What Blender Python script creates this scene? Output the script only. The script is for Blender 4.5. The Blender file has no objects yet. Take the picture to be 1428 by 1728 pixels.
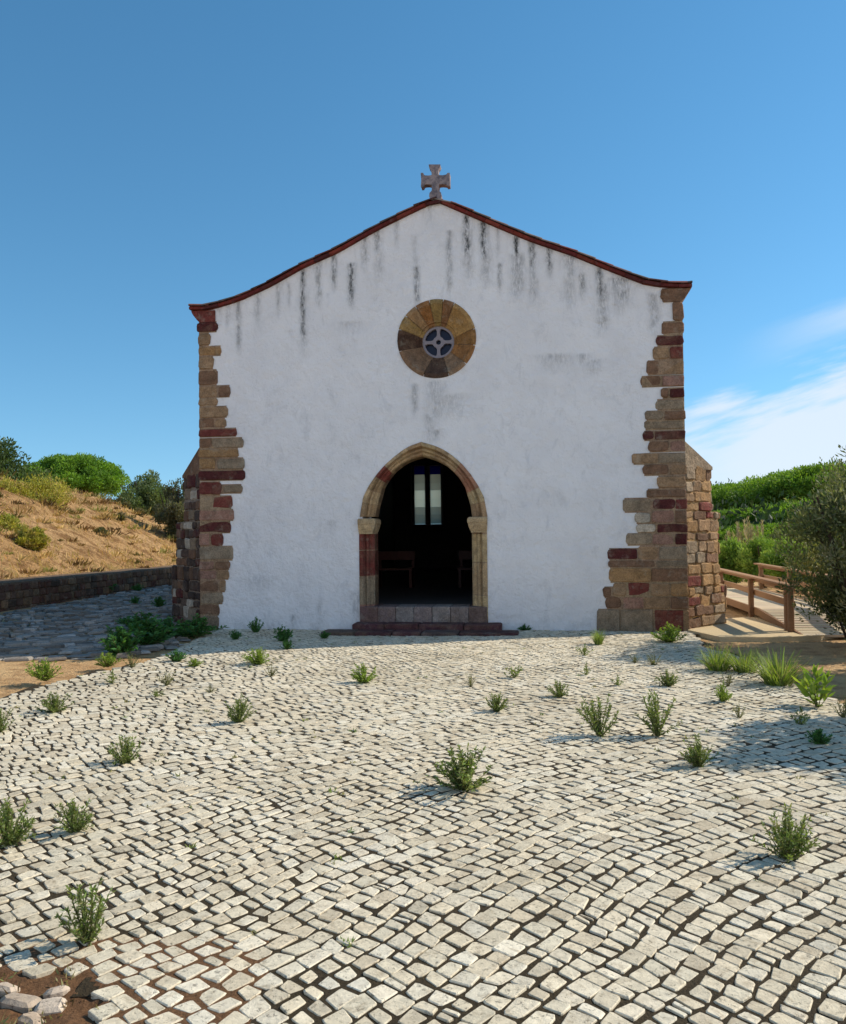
import bpy, math, random
from mathutils import Vector, Matrix, noise
R = math.radians
rnd = random.Random(7)
C = bpy.context.scene.collection
sc = bpy.context.scene

# ------------------------------------------------------------------ camera model (metres; camera looks along +Y)
F, CX, CY, EYE = 1430.0, 714.0, 864.0, 1.6
PITCH, ROLL = R(1.44), R(0.7)
fwd = Vector((0, math.cos(PITCH), math.sin(PITCH)))
up0 = Vector((0, -math.sin(PITCH), math.cos(PITCH)))
rt0 = Vector((1, 0, 0))
rt = rt0*math.cos(ROLL) - up0*math.sin(ROLL)
up = up0*math.cos(ROLL) + rt0*math.sin(ROLL)
EYEP = Vector((0, 0, EYE))
def ray(x, y): return fwd*F + rt*(x-CX) - up*(y-CY)
def gnd(x, y, z=0.0):
    d = ray(x, y); t = (z-EYE)/d.z
    return EYEP + d*t
def at(x, y, depth):
    d = ray(x, y); return EYEP + d*(depth/d.y)
FA = R(8.0)
FU = Vector((math.cos(FA), -math.sin(FA), 0)); FV = Vector((math.sin(FA), math.cos(FA), 0))
FO = Vector((0, 14.1, 0))
def fac(x, y, v=0.0):                       # point of the facade plane seen at a place of the survey photo -> (u, z)
    d = ray(x, y); t = ((FO-EYEP).dot(FV)+v)/d.dot(FV)
    p = EYEP + d*t - FO
    return p.dot(FU), p.z

cam = bpy.data.cameras.new('camera'); co = bpy.data.objects.new('camera', cam); C.objects.link(co)
co.matrix_world = Matrix(((rt.x, up.x, -fwd.x, 0), (rt.y, up.y, -fwd.y, 0), (rt.z, up.z, -fwd.z, EYE), (0, 0, 0, 1)))
cam.sensor_fit = 'VERTICAL'; cam.sensor_height = 24; cam.lens = 24*F/1728.0
cam.clip_start = 0.1; cam.clip_end = 5000
sc.camera = co

# ------------------------------------------------------------------ light and sky
SUN_AZ, SUN_EL = R(75.0), R(36.0)           # azimuth clockwise from +Y
S = Vector((math.sin(SUN_AZ)*math.cos(SUN_EL), math.cos(SUN_AZ)*math.cos(SUN_EL), math.sin(SUN_EL)))
sl = bpy.data.lights.new('sun', 'SUN'); sl.energy = 4.2; sl.angle = R(0.5); sl.color = (1.0, 0.90, 0.76)
so = bpy.data.objects.new('sun', sl); C.objects.link(so); so.rotation_euler = S.to_track_quat('Z', 'Y').to_euler(); so.location = (30, 10, 30)
W = bpy.data.worlds.new('World'); sc.world = W; W.use_nodes = True
wn, wl = W.node_tree.nodes, W.node_tree.links
wn.clear()
def wnode(t, **k):
    n = wn.new(t)
    for a, b in k.items(): setattr(n, a, b)
    return n
sky = wnode('ShaderNodeTexSky', sky_type='NISHITA'); sky.sun_disc = False
sky.sun_elevation = SUN_EL; sky.sun_rotation = SUN_AZ; sky.air_density = 1.0; sky.dust_density = 0.05; sky.ozone_density = 3.0; sky.altitude = 0
bg = wnode('ShaderNodeBackground'); bg.inputs['Strength'].default_value = 0.122
out = wnode('ShaderNodeOutputWorld')
def wmath(op, a, b=None, c=None, clamp=False):
    n = wnode('ShaderNodeMath', operation=op); n.use_clamp = clamp
    for i, q in enumerate((a, b, c)):
        if q is None: continue
        if isinstance(q, (int, float)): n.inputs[i].default_value = q
        else: wl.new(q, n.inputs[i])
    return n.outputs[0]
def wsmooth(v, lo, hi):
    n = wnode('ShaderNodeMapRange'); n.interpolation_type = 'SMOOTHSTEP'
    wl.new(v, n.inputs[0]); n.inputs[1].default_value = lo; n.inputs[2].default_value = hi
    return n.outputs[0]
tc = wnode('ShaderNodeTexCoord'); sx = wnode('ShaderNodeSeparateXYZ'); wl.new(tc.outputs['Generated'], sx.inputs[0])
yy = wmath('MAXIMUM', sx.outputs[1], 0.05)
px = wmath('DIVIDE', sx.outputs[0], yy); pz = wmath('DIVIDE', sx.outputs[2], yy)
comb = wnode('ShaderNodeCombineXYZ')
wl.new(wmath('MULTIPLY', px, 3.0), comb.inputs[0])
wl.new(wmath('MULTIPLY', wmath('SUBTRACT', pz, wmath('MULTIPLY', px, 0.30)), 16.0), comb.inputs[1])
nz = wnode('ShaderNodeTexNoise'); nz.inputs['Scale'].default_value = 2.2; nz.inputs['Detail'].default_value = 7; nz.inputs['Roughness'].default_value = 0.55
wl.new(comb.outputs[0], nz.inputs['Vector'])
nf = wmath('SUBTRACT', nz.outputs['Fac'], 0.5)
# low bank of cirrus
rel = wmath('SUBTRACT', wmath('ADD', wmath('MULTIPLY', wmath('SUBTRACT', px, 0.319), 0.27), 0.150), pz)
rel = wmath('ADD', rel, wmath('MULTIPLY', nf, 0.22))
m1 = wmath('MULTIPLY', wsmooth(rel, -0.015, 0.055), wsmooth(wmath('ADD', px, wmath('MULTIPLY', nf, 0.15)), 0.10, 0.42))
# wisp above it
lin = wmath('ADD', wmath('MULTIPLY', wmath('SUBTRACT', px, 0.375), 0.40), 0.202)
dd = wmath('ABSOLUTE', wmath('ADD', wmath('SUBTRACT', pz, lin), wmath('MULTIPLY', nf, 0.05)))
m2 = wmath('MULTIPLY', wmath('SUBTRACT', 1.0, wsmooth(dd, 0.0, 0.035)), wsmooth(px, 0.355, 0.56))
mk = wmath('ADD', wmath('MULTIPLY', m1, 0.85), wmath('MULTIPLY', m2, 0.5), clamp=True)
mk = wmath('MULTIPLY', mk, wsmooth(sx.outputs[1], 0.1, 0.4))
# look a little higher into the sky dome: no milky band along the horizon
lift = wnode('ShaderNodeVectorMath', operation='MULTIPLY_ADD'); wl.new(tc.outputs['Generated'], lift.inputs[0]); lift.inputs[1].default_value = (1, 1, .9); lift.inputs[2].default_value = (0, 0, .10)
wl.new(lift.outputs[0], sky.inputs[0])
# unseen bright cloud added behind the viewer to light the shaded facade
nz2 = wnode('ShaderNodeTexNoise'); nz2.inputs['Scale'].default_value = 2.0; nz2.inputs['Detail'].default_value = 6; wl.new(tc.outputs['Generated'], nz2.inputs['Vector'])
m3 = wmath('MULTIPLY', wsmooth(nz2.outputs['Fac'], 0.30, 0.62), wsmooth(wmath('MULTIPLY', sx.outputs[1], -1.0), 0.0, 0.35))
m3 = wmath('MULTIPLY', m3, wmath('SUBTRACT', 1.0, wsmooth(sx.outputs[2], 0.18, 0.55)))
hs = wnode('ShaderNodeHueSaturation'); hs.inputs['Saturation'].default_value = 1.2; hs.inputs['Hue'].default_value = 0.487; hs.inputs['Value'].default_value = 1.0; wl.new(sky.outputs[0], hs.inputs['Color'])
mix = wnode('ShaderNodeMix', data_type='RGBA'); wl.new(mk, mix.inputs[0]); wl.new(hs.outputs[0], mix.inputs[6]); mix.inputs[7].default_value = (5.0, 5.5, 6.1, 1)
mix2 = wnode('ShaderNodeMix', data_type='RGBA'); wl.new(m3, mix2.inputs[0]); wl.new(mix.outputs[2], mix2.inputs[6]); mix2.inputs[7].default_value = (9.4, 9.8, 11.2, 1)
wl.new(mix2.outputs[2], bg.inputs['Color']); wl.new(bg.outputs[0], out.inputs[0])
sc.view_settings.view_transform = 'Standard'; sc.view_settings.look = 'None'; sc.view_settings.gamma = 1; sc.view_settings.exposure = 0.42
sc.cycles.max_bounces = 8; sc.cycles.transparent_max_bounces = 8

# ------------------------------------------------------------------ materials
def lin(r, g, b):
    f = lambda c: ((c/255+0.055)/1.055)**2.4 if c > 10 else c/255/12.92
    return (f(r), f(g), f(b))
class NT:
    def __init__(s, name):
        s.m = bpy.data.materials.new(name); s.m.use_nodes = True; s.n = s.m.node_tree.nodes; s.l = s.m.node_tree.links
        s.b = s.n['Principled BSDF']; s.out = s.n['Material Output']
    def new(s, t, ins=None, **k):
        n = s.n.new(t)
        for a, b in k.items(): setattr(n, a, b)
        for a, b in (ins or {}).items():
            if hasattr(b, 'is_linked') or isinstance(b, bpy.types.NodeSocket): s.l.new(b, n.inputs[a])
            else: n.inputs[a].default_value = b
        return n
    def co(s): return s.new('ShaderNodeTexCoord').outputs['Object']
    def noise(s, scale, detail=5, rough=0.6, vec=None, dist=0.0):
        return s.new('ShaderNodeTexNoise', {'Vector': vec or s.co(), 'Scale': scale, 'Detail': detail, 'Roughness': rough, 'Distortion': dist}).outputs['Fac']
    def ramp(s, v, *st):
        n = s.new('ShaderNodeValToRGB', {'Fac': v}); e = n.color_ramp.elements
        while len(e) < len(st): e.new(0.5)
        for q, (p, c) in zip(e, st):
            q.position = p; q.color = (c, c, c, 1) if isinstance(c, (int, float)) else (*c, 1)
        return n.outputs[0]
    def mix(s, f, a, b, mode='MIX'):
        n = s.new('ShaderNodeMix', data_type='RGBA', blend_type=mode)
        for i, q in ((0, f), (6, a), (7, b)):
            if isinstance(q, bpy.types.NodeSocket): s.l.new(q, n.inputs[i])
            elif i == 0: n.inputs[0].default_value = q
            else: n.inputs[i].default_value = (*q, 1) if len(q) == 3 else q
        return n.outputs[2]
    def math(s, op, a, b=0.0, clamp=False):
        n = s.new('ShaderNodeMath', operation=op); n.use_clamp = clamp
        for i, q in enumerate((a, b)):
            if isinstance(q, bpy.types.NodeSocket): s.l.new(q, n.inputs[i])
            else: n.inputs[i].default_value = q
        return n.outputs[0]
    def attr(s, name): return s.new('ShaderNodeAttribute', attribute_name=name)
    def bump(s, h, strength=0.5, dist=0.02):
        n = s.new('ShaderNodeBump', {'Height': h, 'Strength': strength, 'Distance': dist}); s.l.new(n.outputs[0], s.b.inputs['Normal'])
    def fin(s, col, rough=0.9, spec=0.2):
        if isinstance(col, bpy.types.NodeSocket): s.l.new(col, s.b.inputs['Base Color'])
        else: s.b.inputs['Base Color'].default_value = (*col, 1)
        if isinstance(rough, bpy.types.NodeSocket): s.l.new(rough, s.b.inputs['Roughness'])
        else: s.b.inputs['Roughness'].default_value = rough
        s.b.inputs['Specular IOR Level'].default_value = spec
        return s.m
def vmap(t, sx_, sy_, sz_):
    return t.new('ShaderNodeMapping', {'Vector': t.co(), 'Scale': (sx_, sy_, sz_)}).outputs[0]

def make_stone(name, scale=1.0, lo=0.55, hi=1.25, lichen=0.25):
    t = NT(name); c = t.attr('col').outputs['Color']
    c = t.mix(t.ramp(t.noise(3.1*scale, 5, .7, dist=.8), (.45, 0.), (.72, .5)), c, lin(138, 114, 90))
    n1 = t.ramp(t.noise(9*scale, 6, 0.65), (0.25, lo), (0.75, hi))
    c = t.mix(1.0, c, n1, 'MULTIPLY')
    n2 = t.ramp(t.noise(48*scale, 5, 0.75), (0.32, 0.55), (0.58, 1.1))
    c = t.mix(1.0, c, n2, 'MULTIPLY')
    li = t.ramp(t.noise(5*scale, 6, 0.7), (0.56, 0.0), (0.66, lichen))
    c = t.mix(li, c, lin(176, 170, 150))
    t.bump(t.math('ADD', t.noise(30*scale, 6, 0.7), t.math('MULTIPLY', t.noise(7*scale, 3), 1.5)), 0.9, 0.025)
    return t.fin(c)
M = {}
M['stone'] = make_stone('sandstone')
# limestone cobbles
t = NT('limestone_cobble'); c = t.attr('col').outputs['Color']
c = t.mix(1.0, c, t.ramp(t.noise(22, 5, 0.65), (0.3, 0.80), (0.65, 1.08)), 'MULTIPLY')
pit = t.ramp(t.noise(48, 4, 0.75, dist=0.6), (0.36, 0.42), (0.44, 1.0))
c = t.mix(1.0, c, pit, 'MULTIPLY')
c = t.mix(t.ramp(t.noise(13, 6, .75, dist=.8), (.52, 0.), (.66, .5)), c, lin(146, 128, 100))
c = t.mix(t.ramp(t.noise(0.7, 4, 0.6), (0.45, 0.0), (0.75, 0.35)), c, lin(170, 158, 132), 'MULTIPLY')
t.bump(t.noise(55, 5, 0.7), 0.5, 0.012); M['cobble'] = t.fin(c, 0.8, 0.25)
t = NT('joint_soil'); c = t.mix(t.noise(3, 5), lin(58, 48, 33), lin(78, 67, 47)); c = t.mix(1.0, c, t.ramp(t.noise(90, 3, .7), (.3, .5), (.7, 1.15)), 'MULTIPLY')
t.bump(t.noise(80, 4, .7), 0.8, 0.02); M['soil'] = t.fin(c)
# dry ground
t = NT('dry_earth'); c = t.mix(t.ramp(t.noise(0.5, 6), (.35, 0.), (.65, 1.)), lin(190, 150, 104), lin(214, 180, 130))
c = t.mix(t.ramp(t.noise(4.5, 6, .7), (.48, 0.), (.62, .8)), c, lin(160, 122, 80))
c = t.mix(1.0, c, t.ramp(t.noise(45, 4, .7), (.3, .65), (.7, 1.15)), 'MULTIPLY')
t.bump(t.noise(14, 8, .7), 0.8, 0.06); M['earth'] = t.fin(c)
t = NT('dry_hill_soil'); c = t.mix(t.ramp(t.noise(0.35, 6), (.35, 0.), (.65, 1.)), lin(198, 156, 104), lin(212, 172, 122))
c = t.mix(t.ramp(t.noise(2.2, 8, .72), (.46, 0.), (.58, .9)), c, lin(142, 104, 62))
c = t.mix(t.ramp(t.noise(0.9, 6, .7, dist=.5), (.56, 0.), (.68, .5)), c, lin(160, 144, 76))
c = t.mix(1.0, c, t.ramp(t.noise(12, 6, .75), (.3, .6), (.7, 1.2)), 'MULTIPLY')
t.bump(t.noise(5, 8, .75), 1.0, 0.25); M['hill'] = t.fin(c)
t = NT('red_soil'); c = t.mix(t.noise(6, 6, .7), lin(104, 74, 50), lin(146, 108, 74)); c = t.mix(1.0, c, t.ramp(t.noise(60, 4, .75), (.3, .5), (.7, 1.2)), 'MULTIPLY')
t.bump(t.noise(35, 6, .75), 1.0, 0.03); M['redsoil'] = t.fin(c)
t = NT('path_sand'); c = t.mix(t.noise(2, 5), lin(196, 172, 130), lin(212, 192, 154)); c = t.mix(1.0, c, t.ramp(t.noise(60, 4, .7), (.3, .8), (.7, 1.1)), 'MULTIPLY')
t.bump(t.noise(50, 5, .7), 0.5, 0.02); M['sand'] = t.fin(c)
# whitewashed plaster with rain streaks (stain attribute)
t = NT('whitewash'); base = t.mix(t.ramp(t.noise(1.3, 6, .6), (.35, 0.), (.7, 1.)), (0.86, 0.85, 0.835), (0.78, 0.77, 0.76))
base = t.mix(t.ramp(t.noise(4.2, 7, .72, vec=vmap(t, 1, 1, .6), dist=.7), (.54, 0.), (.68, .4)), base, (0.55, 0.55, 0.55))
base = t.mix(t.ramp(t.noise(24, 6, .75), (.60, 0.), (.72, .4)), base, (0.46, 0.46, 0.46))
st = t.attr('stain').outputs['Fac']
brk = t.ramp(t.noise(26, 6, .75, vec=vmap(t, 1, 1, .35)), (.36, .15), (.62, 1.35))
sf = t.math('MULTIPLY', st, brk, clamp=True)
base = t.mix(sf, base, lin(74, 76, 74))
t.bump(t.math('ADD', t.math('MULTIPLY', t.noise(3.2, 5, .65), 3.5), t.math('ADD', t.noise(20, 7, .75), t.math('MULTIPLY', t.noise(9, 5, .7, dist=1.2), 1.3))), 0.75, 0.03); M['plaster'] = t.fin(base, 0.95, 0.1)
t = NT('wall_plaster_plain'); t.bump(t.noise(8, 6), .5, .02); M['wall'] = t.fin(t.mix(t.noise(2, 6), (.72, .71, .69), (.6, .59, .57)))
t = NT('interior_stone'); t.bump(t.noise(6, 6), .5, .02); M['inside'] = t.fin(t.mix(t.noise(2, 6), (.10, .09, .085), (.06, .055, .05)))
# clay tiles
t = NT('clay_tile'); c = t.attr('col').outputs['Color']; c = t.mix(1.0, c, t.ramp(t.noise(14, 6, .7), (.3, .55), (.7, 1.2)), 'MULTIPLY')
c = t.mix(t.ramp(t.noise(6, 6, .75), (.55, 0.), (.68, .55)), c, lin(96, 88, 80)); t.bump(t.noise(40, 5, .7), .4, .01); M['tile'] = t.fin(c)
t = NT('roof_clay'); M['roof'] = t.fin(t.mix(t.noise(3, 6, .7), lin(150, 74, 52), lin(110, 62, 50)))
t = NT('dark_glass'); M['glass'] = t.fin((0.012, 0.014, 0.035), .25, .25)
t = NT('tracery_stone'); t.bump(t.noise(40, 5), .4, .01); M['tracery'] = t.fin(t.mix(t.noise(20, 4), lin(150, 144, 150), lin(122, 116, 120)))
t = NT('cross_stone'); t.bump(t.noise(30, 6, .7), .6, .02); M['crossstone'] = t.fin(t.mix(t.ramp(t.noise(12, 6, .7), (.4, 0.), (.62, 1.)), lin(146, 134, 132), lin(96, 92, 98)))
# wood
t = NT('weathered_wood'); g = t.noise(6, 6, .65, vec=vmap(t, 9, 1, 9)); c = t.mix(g, lin(118, 88, 62), lin(166, 132, 98)); c = t.mix(1.0, c, t.attr('col').outputs['Color'], 'MULTIPLY')
t.bump(g, .4, .01); M['wood'] = t.fin(c, .8)
t = NT('deck_plank'); g = t.noise(6, 6, .65, vec=vmap(t, 2, 12, 9)); c = t.mix(g, lin(176, 160, 130), lin(206, 190, 160)); c = t.mix(1.0, c, t.attr('col').outputs['Color'], 'MULTIPLY')
t.bump(g, .4, .01); M['deck'] = t.fin(c, .85)
t = NT('bark'); t.bump(t.noise(12, 6, .7, vec=vmap(t, 3, 3, .6)), 1., .05); M['bark'] = t.fin(t.mix(t.noise(8, 6), lin(92, 80, 66), lin(60, 52, 44)))
t = NT('pew_wood'); M['pew'] = t.fin(t.mix(t.noise(8, 4), lin(92, 46, 32), lin(66, 34, 24)), .5, .3)
t = NT('iron'); M['iron'] = t.fin((.05, .05, .05), .6)
def leaf_mat(name, trans):
    t = NT(name); c = t.attr('col').outputs['Color']; t.fin(c, .6, .25)
    tr = t.new('ShaderNodeBsdfTranslucent', {'Color': t.mix(1.0, c, (1.25, 1.3, .55), 'MULTIPLY')})
    mx = t.new('ShaderNodeMixShader', {0: trans}); t.l.new(t.b.outputs[0], mx.inputs[1]); t.l.new(tr.outputs[0], mx.inputs[2]); t.l.new(mx.outputs[0], t.out.inputs[0])
    return t.m
M['leaf'] = leaf_mat('leaf', .35)
t = NT('frosted_pane'); c = t.attr('col').outputs['Color']; tr = t.new('ShaderNodeBsdfTranslucent', {'Color': c}); t.l.new(tr.outputs[0], t.out.inputs[0]); M['frost'] = t.m

# ------------------------------------------------------------------ mesh helpers
class MB:
    def __init__(s): s.v = []; s.f = []; s.c = []; s.mi = []
    def add(s, vs, fs, col=(1, 1, 1), mi=0):
        o = len(s.v); s.v += [tuple(q) for q in vs]; s.c += [(col[0], col[1], col[2], 1.0)]*len(vs)
        for f in fs: s.f.append(tuple(i+o for i in f)); s.mi.append(mi)
    def box(s, a, b, col=(1, 1, 1), mi=0, M4=None):
        x0, y0, z0 = a; x1, y1, z1 = b
        vs = [Vector(p) for p in ((x0, y0, z0), (x1, y0, z0), (x1, y1, z0), (x0, y1, z0), (x0, y0, z1), (x1, y0, z1), (x1, y1, z1), (x0, y1, z1))]
        if M4: vs = [M4 @ p for p in vs]
        s.add(vs, [(0, 3, 2, 1), (4, 5, 6, 7), (0, 1, 5, 4), (1, 2, 6, 5), (2, 3, 7, 6), (3, 0, 4, 7)], col, mi)
    def beam(s, p, q, w, h, col=(1, 1, 1), mi=0, upv=Vector((0, 0, 1)), ch=0.12):
        p = Vector(p); q = Vector(q); d = (q-p).normalized()
        if abs(d.dot(upv)) > .95: upv = Vector((0, 1, 0))
        sd = d.cross(upv).normalized(); u2 = sd.cross(d)
        k = min(w, h)*ch
        prof = [(-w/2+k, -h/2), (w/2-k, -h/2), (w/2, -h/2+k), (w/2, h/2-k), (w/2-k, h/2), (-w/2+k, h/2), (-w/2, h/2-k), (-w/2, -h/2+k)]
        vs = [p+sd*a+u2*b for a, b in prof]+[q+sd*a+u2*b for a, b in prof]
        fs = [(i, (i+1) % 8, 8+(i+1) % 8, 8+i) for i in range(8)]+[tuple(range(7, -1, -1)), tuple(range(8, 16))]
        s.add(vs, fs, col, mi)
    def tube(s, pts, rad, n=6, col=(1, 1, 1), mi=0):
        vs = []; fs = []
        for i, p in enumerate(pts):
            p = Vector(p); d = (Vector(pts[min(i+1, len(pts)-1)])-Vector(pts[max(i-1, 0)])).normalized()
            a = d.orthogonal().normalized() if abs(d.z) < .9 else Vector((1, 0, 0)); a = (a-d*a.dot(d)).normalized(); b = d.cross(a)
            r = rad[i] if isinstance(rad, (list, tuple)) else rad
            for k in range(n):
                w = 2*math.pi*k/n; vs.append(p+(a*math.cos(w)+b*math.sin(w))*r)
        for i in range(len(pts)-1):
            for k in range(n): fs.append((i*n+k, i*n+(k+1) % n, (i+1)*n+(k+1) % n, (i+1)*n+k))
        fs.append(tuple(range(n-1, -1, -1))); fs.append(tuple(range((len(pts)-1)*n, len(pts)*n)))
        s.add(vs, fs, col, mi)
    def pillow(s, poly, to3, h0, h1, bev, col, mi=0, tilt=(0, 0), slope=1.0):
        n = len(poly); cx = sum(p[0] for p in poly)/n; cy = sum(p[1] for p in poly)/n
        vs = [to3(x, y, h0) for x, y in poly]
        hh = lambda x, y: h1+tilt[0]*(x-cx)+tilt[1]*(y-cy)
        vs += [to3(x, y, hh(x, y)-bev*slope) for x, y in poly]
        for x, y in poly:
            dx, dy = cx-x, cy-y; L = math.hypot(dx, dy) or 1; k = min(bev*1.3/L, .45)
            vs.append(to3(x+dx*k, y+dy*k, hh(x, y)))
        fs = []
        for r in (0, 1):
            for i in range(n): j = (i+1) % n; fs.append((r*n+i, r*n+j, (r+1)*n+j, (r+1)*n+i))
        fs.append(tuple(range(2*n, 3*n))); s.add(vs, fs, col, mi)
    def build(s, name, mats, parent=None, smooth=False):
        me = bpy.data.meshes.new(name); me.from_pydata(s.v, [], s.f); 
        a = me.attributes.new('col', 'FLOAT_COLOR', 'POINT'); a.data.foreach_set('color', [x for c in s.c for x in c])
        for m in (mats if isinstance(mats, (list, tuple)) else [mats]): me.materials.append(m)
        me.polygons.foreach_set('material_index', s.mi)
        if smooth: me.polygons.foreach_set('use_smooth', [True]*len(s.f))
        me.update(); o = bpy.data.objects.new(name, me); C.objects.link(o)
        if parent: o.parent = parent
        return o
def tag(o, label=None, cat=None, group=None, kind=None):
    for k, v in (('label', label), ('category', cat), ('group', group), ('kind', kind)):
        if v: o[k] = v
    return o
def empty(name, loc=(0, 0, 0), rz=0.0):
    o = bpy.data.objects.new(name, None); o.location = loc; o.rotation_euler = (0, 0, rz); o.empty_display_size = .2; C.objects.link(o); return o
def copy_tree(o, parent=None):
    c = o.copy(); C.objects.link(c)
    if parent: c.parent = parent
    for ch in list(o.children): copy_tree(ch, c)
    return c
def vary(c, a=.12, r=rnd):
    k = 1+r.uniform(-a, a); return tuple(max(0, x*k*(1+r.uniform(-a*.3, a*.3))) for x in c)
def tone(c, a, r):
    k = 1+r.uniform(-a, a); w = r.uniform(-.02, .02); return (c[0]*k*(1+w), c[1]*k, c[2]*k*(1-w))
def inpoly(x, y, P):
    r = False; j = len(P)-1
    for i in range(len(P)):
        xi, yi = P[i]; xj, yj = P[j]
        if (yi > y) != (yj > y) and x < (xj-xi)*(y-yi)/(yj-yi)+xi: r = not r
        j = i
    return r
def rpoly(x0, x1, y0, y1, r=.02, j=.006, rr=rnd):
    """rough rounded rectangle"""
    r = min(r, (x1-x0)*.35, (y1-y0)*.35); q = lambda: rr.uniform(-j, j)
    P = []
    for cx, cy, ax, ay in ((x0, y0, 0, 1), (x1, y0, -1, 0), (x1, y1, 0, -1), (x0, y1, 1, 0)):
        k1 = r*rr.uniform(.5, 1.3); k2 = r*rr.uniform(.5, 1.3)
        a = (cx+ax*k1+q()*.5, cy+ay*k1+q()*.5); sx = 1 if cx == x0 else -1; sy = 1 if cy == y0 else -1
        bx, by = (sx, 0) if ax == 0 else (0, sy)
        b = (cx+bx*k2+q()*.5, cy+by*k2+q()*.5); m = (cx+(a[0]-cx+b[0]-cx)*.28, cy+(a[1]-cy+b[1]-cy)*.28)
        P += [a, m, b]
    if x1-x0 > .22: # waviness on the long sides
        P.insert(3, ((x0+x1)/2+q()*4, y0+q()))
        P.insert(10, ((x0+x1)/2+q()*4, y1+q()))
    return P
def shape2d(name, outer, holes, depth, mat, parent, v0=0.0):
    """plate with holes: outline in (u,z), thickness depth from v0 into the building"""
    cu = bpy.data.curves.new(name, 'CURVE'); cu.dimensions = '2D'; cu.fill_mode = 'BOTH'; cu.extrude = depth/2
    for P in [outer]+holes:
        sp = cu.splines.new('POLY'); sp.points.add(len(P)-1); sp.use_cyclic_u = True
        for i, (x, y) in enumerate(P): sp.points[i].co = (x, y, 0, 1)
    tmp = bpy.data.objects.new('tmp', cu); C.objects.link(tmp)
    dg = bpy.context.evaluated_depsgraph_get(); me = bpy.data.meshes.new_from_object(tmp.evaluated_get(dg))
    bpy.data.objects.remove(tmp); bpy.data.curves.remove(cu)
    me.transform(Matrix(((1, 0, 0, 0), (0, 0, -1, v0+depth/2), (0, 1, 0, 0), (0, 0, 0, 1))))
    me.materials.clear(); me.materials.append(mat); me.name = name
    o = bpy.data.objects.new(name, me); C.objects.link(o); o.parent = parent; return o

# ------------------------------------------------------------------ the chapel (local frame: x along the front, y into the building)
chapel = empty('chapel', FO, -FA)
tag(chapel, 'small whitewashed stone chapel with pointed doorway, round window and gable cross', 'chapel')
UL = fac(338, 800)[0]; UR = fac(1157, 800)[0]; LEN = 16.0
low = [(322, 524), (340, 525), (358, 522.6), (406, 508), (458, 484), (512.6, 453), (570.6, 427.5), (638, 389), (690, 363), (735, 342),
       (740, 342), (814, 374), (894.6, 408), (965.5, 432), (1014, 452), (1062, 471), (1088, 481), (1120, 485.5), (1150, 487), (1167, 486)]
low = [fac(*p) for p in low]
def roofz(u):
    if u <= low[0][0]: return low[0][1]
    for (a, za), (b, zb) in zip(low, low[1:]):
        if u <= b: return za+(zb-za)*(u-a)/(b-a)
    return low[-1][1]
# door outlines
def mirror_arch(Lp, Rp): return Lp+Rp[::-1]
in_px_L = [(631, 1022), (631, 872), (634, 853), (643, 820), (652, 806), (662, 794), (673, 785), (684, 778), (698, 772.5), (712, 769)]
in_px_R = [(797, 1022), (796, 872), (793, 852), (784, 822), (774, 806), (764, 795), (752, 785), (739, 778), (726, 772.5)]
out_px_L = [(608, 1040), (608, 872), (613.6, 839), (623, 820), (636, 801), (651, 784), (667, 770), (680, 760), (693, 752.5), (711, 746)]
out_px_R = [(824, 1040), (823, 872), (817, 839), (807, 819), (795, 801), (780, 783), (764, 769), (749, 759), (733, 752)]
inA = [fac(*p) for p in in_px_L]; inB = [fac(*p) for p in in_px_R]
ouA = [fac(*p) for p in out_px_L]; ouB = [fac(*p) for p in out_px_R]
mid = lambda A, B, k: [(a[0]+(b[0]-a[0])*k, a[1]+(b[1]-a[1])*k) for a, b in zip(A, B)]
door_mid = mid(inA, ouA, .5)+mid(inB, ouB, .5)[::-1]
ZTH = fac(712, 1022)[1]
# rose
RC = fac(737, 572); RR = .665; RI = .275
circ = lambda c, r, n, a0=0: [(c[0]+r*math.cos(a0+2*math.pi*i/n), c[1]+r*math.sin(a0+2*math.pi*i/n)) for i in range(n)]
# structural front wall with openings
outl = [(UL, -.2), (UR, -.2)]+[(u, roofz(u)-.005) for u in [UR-(UR-UL)*i/40 for i in range(41)]]
ih = mid(inA, ouA, .88)+mid(inB, ouB, .88)[::-1]
ih[0] = (ih[0][0], -.1); ih[-1] = (ih[-1][0], -.1)
shape2d('front_wall', outl, [ih, circ(RC, RR-.03, 48)], .8, M['wall'], chapel, 0.0)
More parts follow.
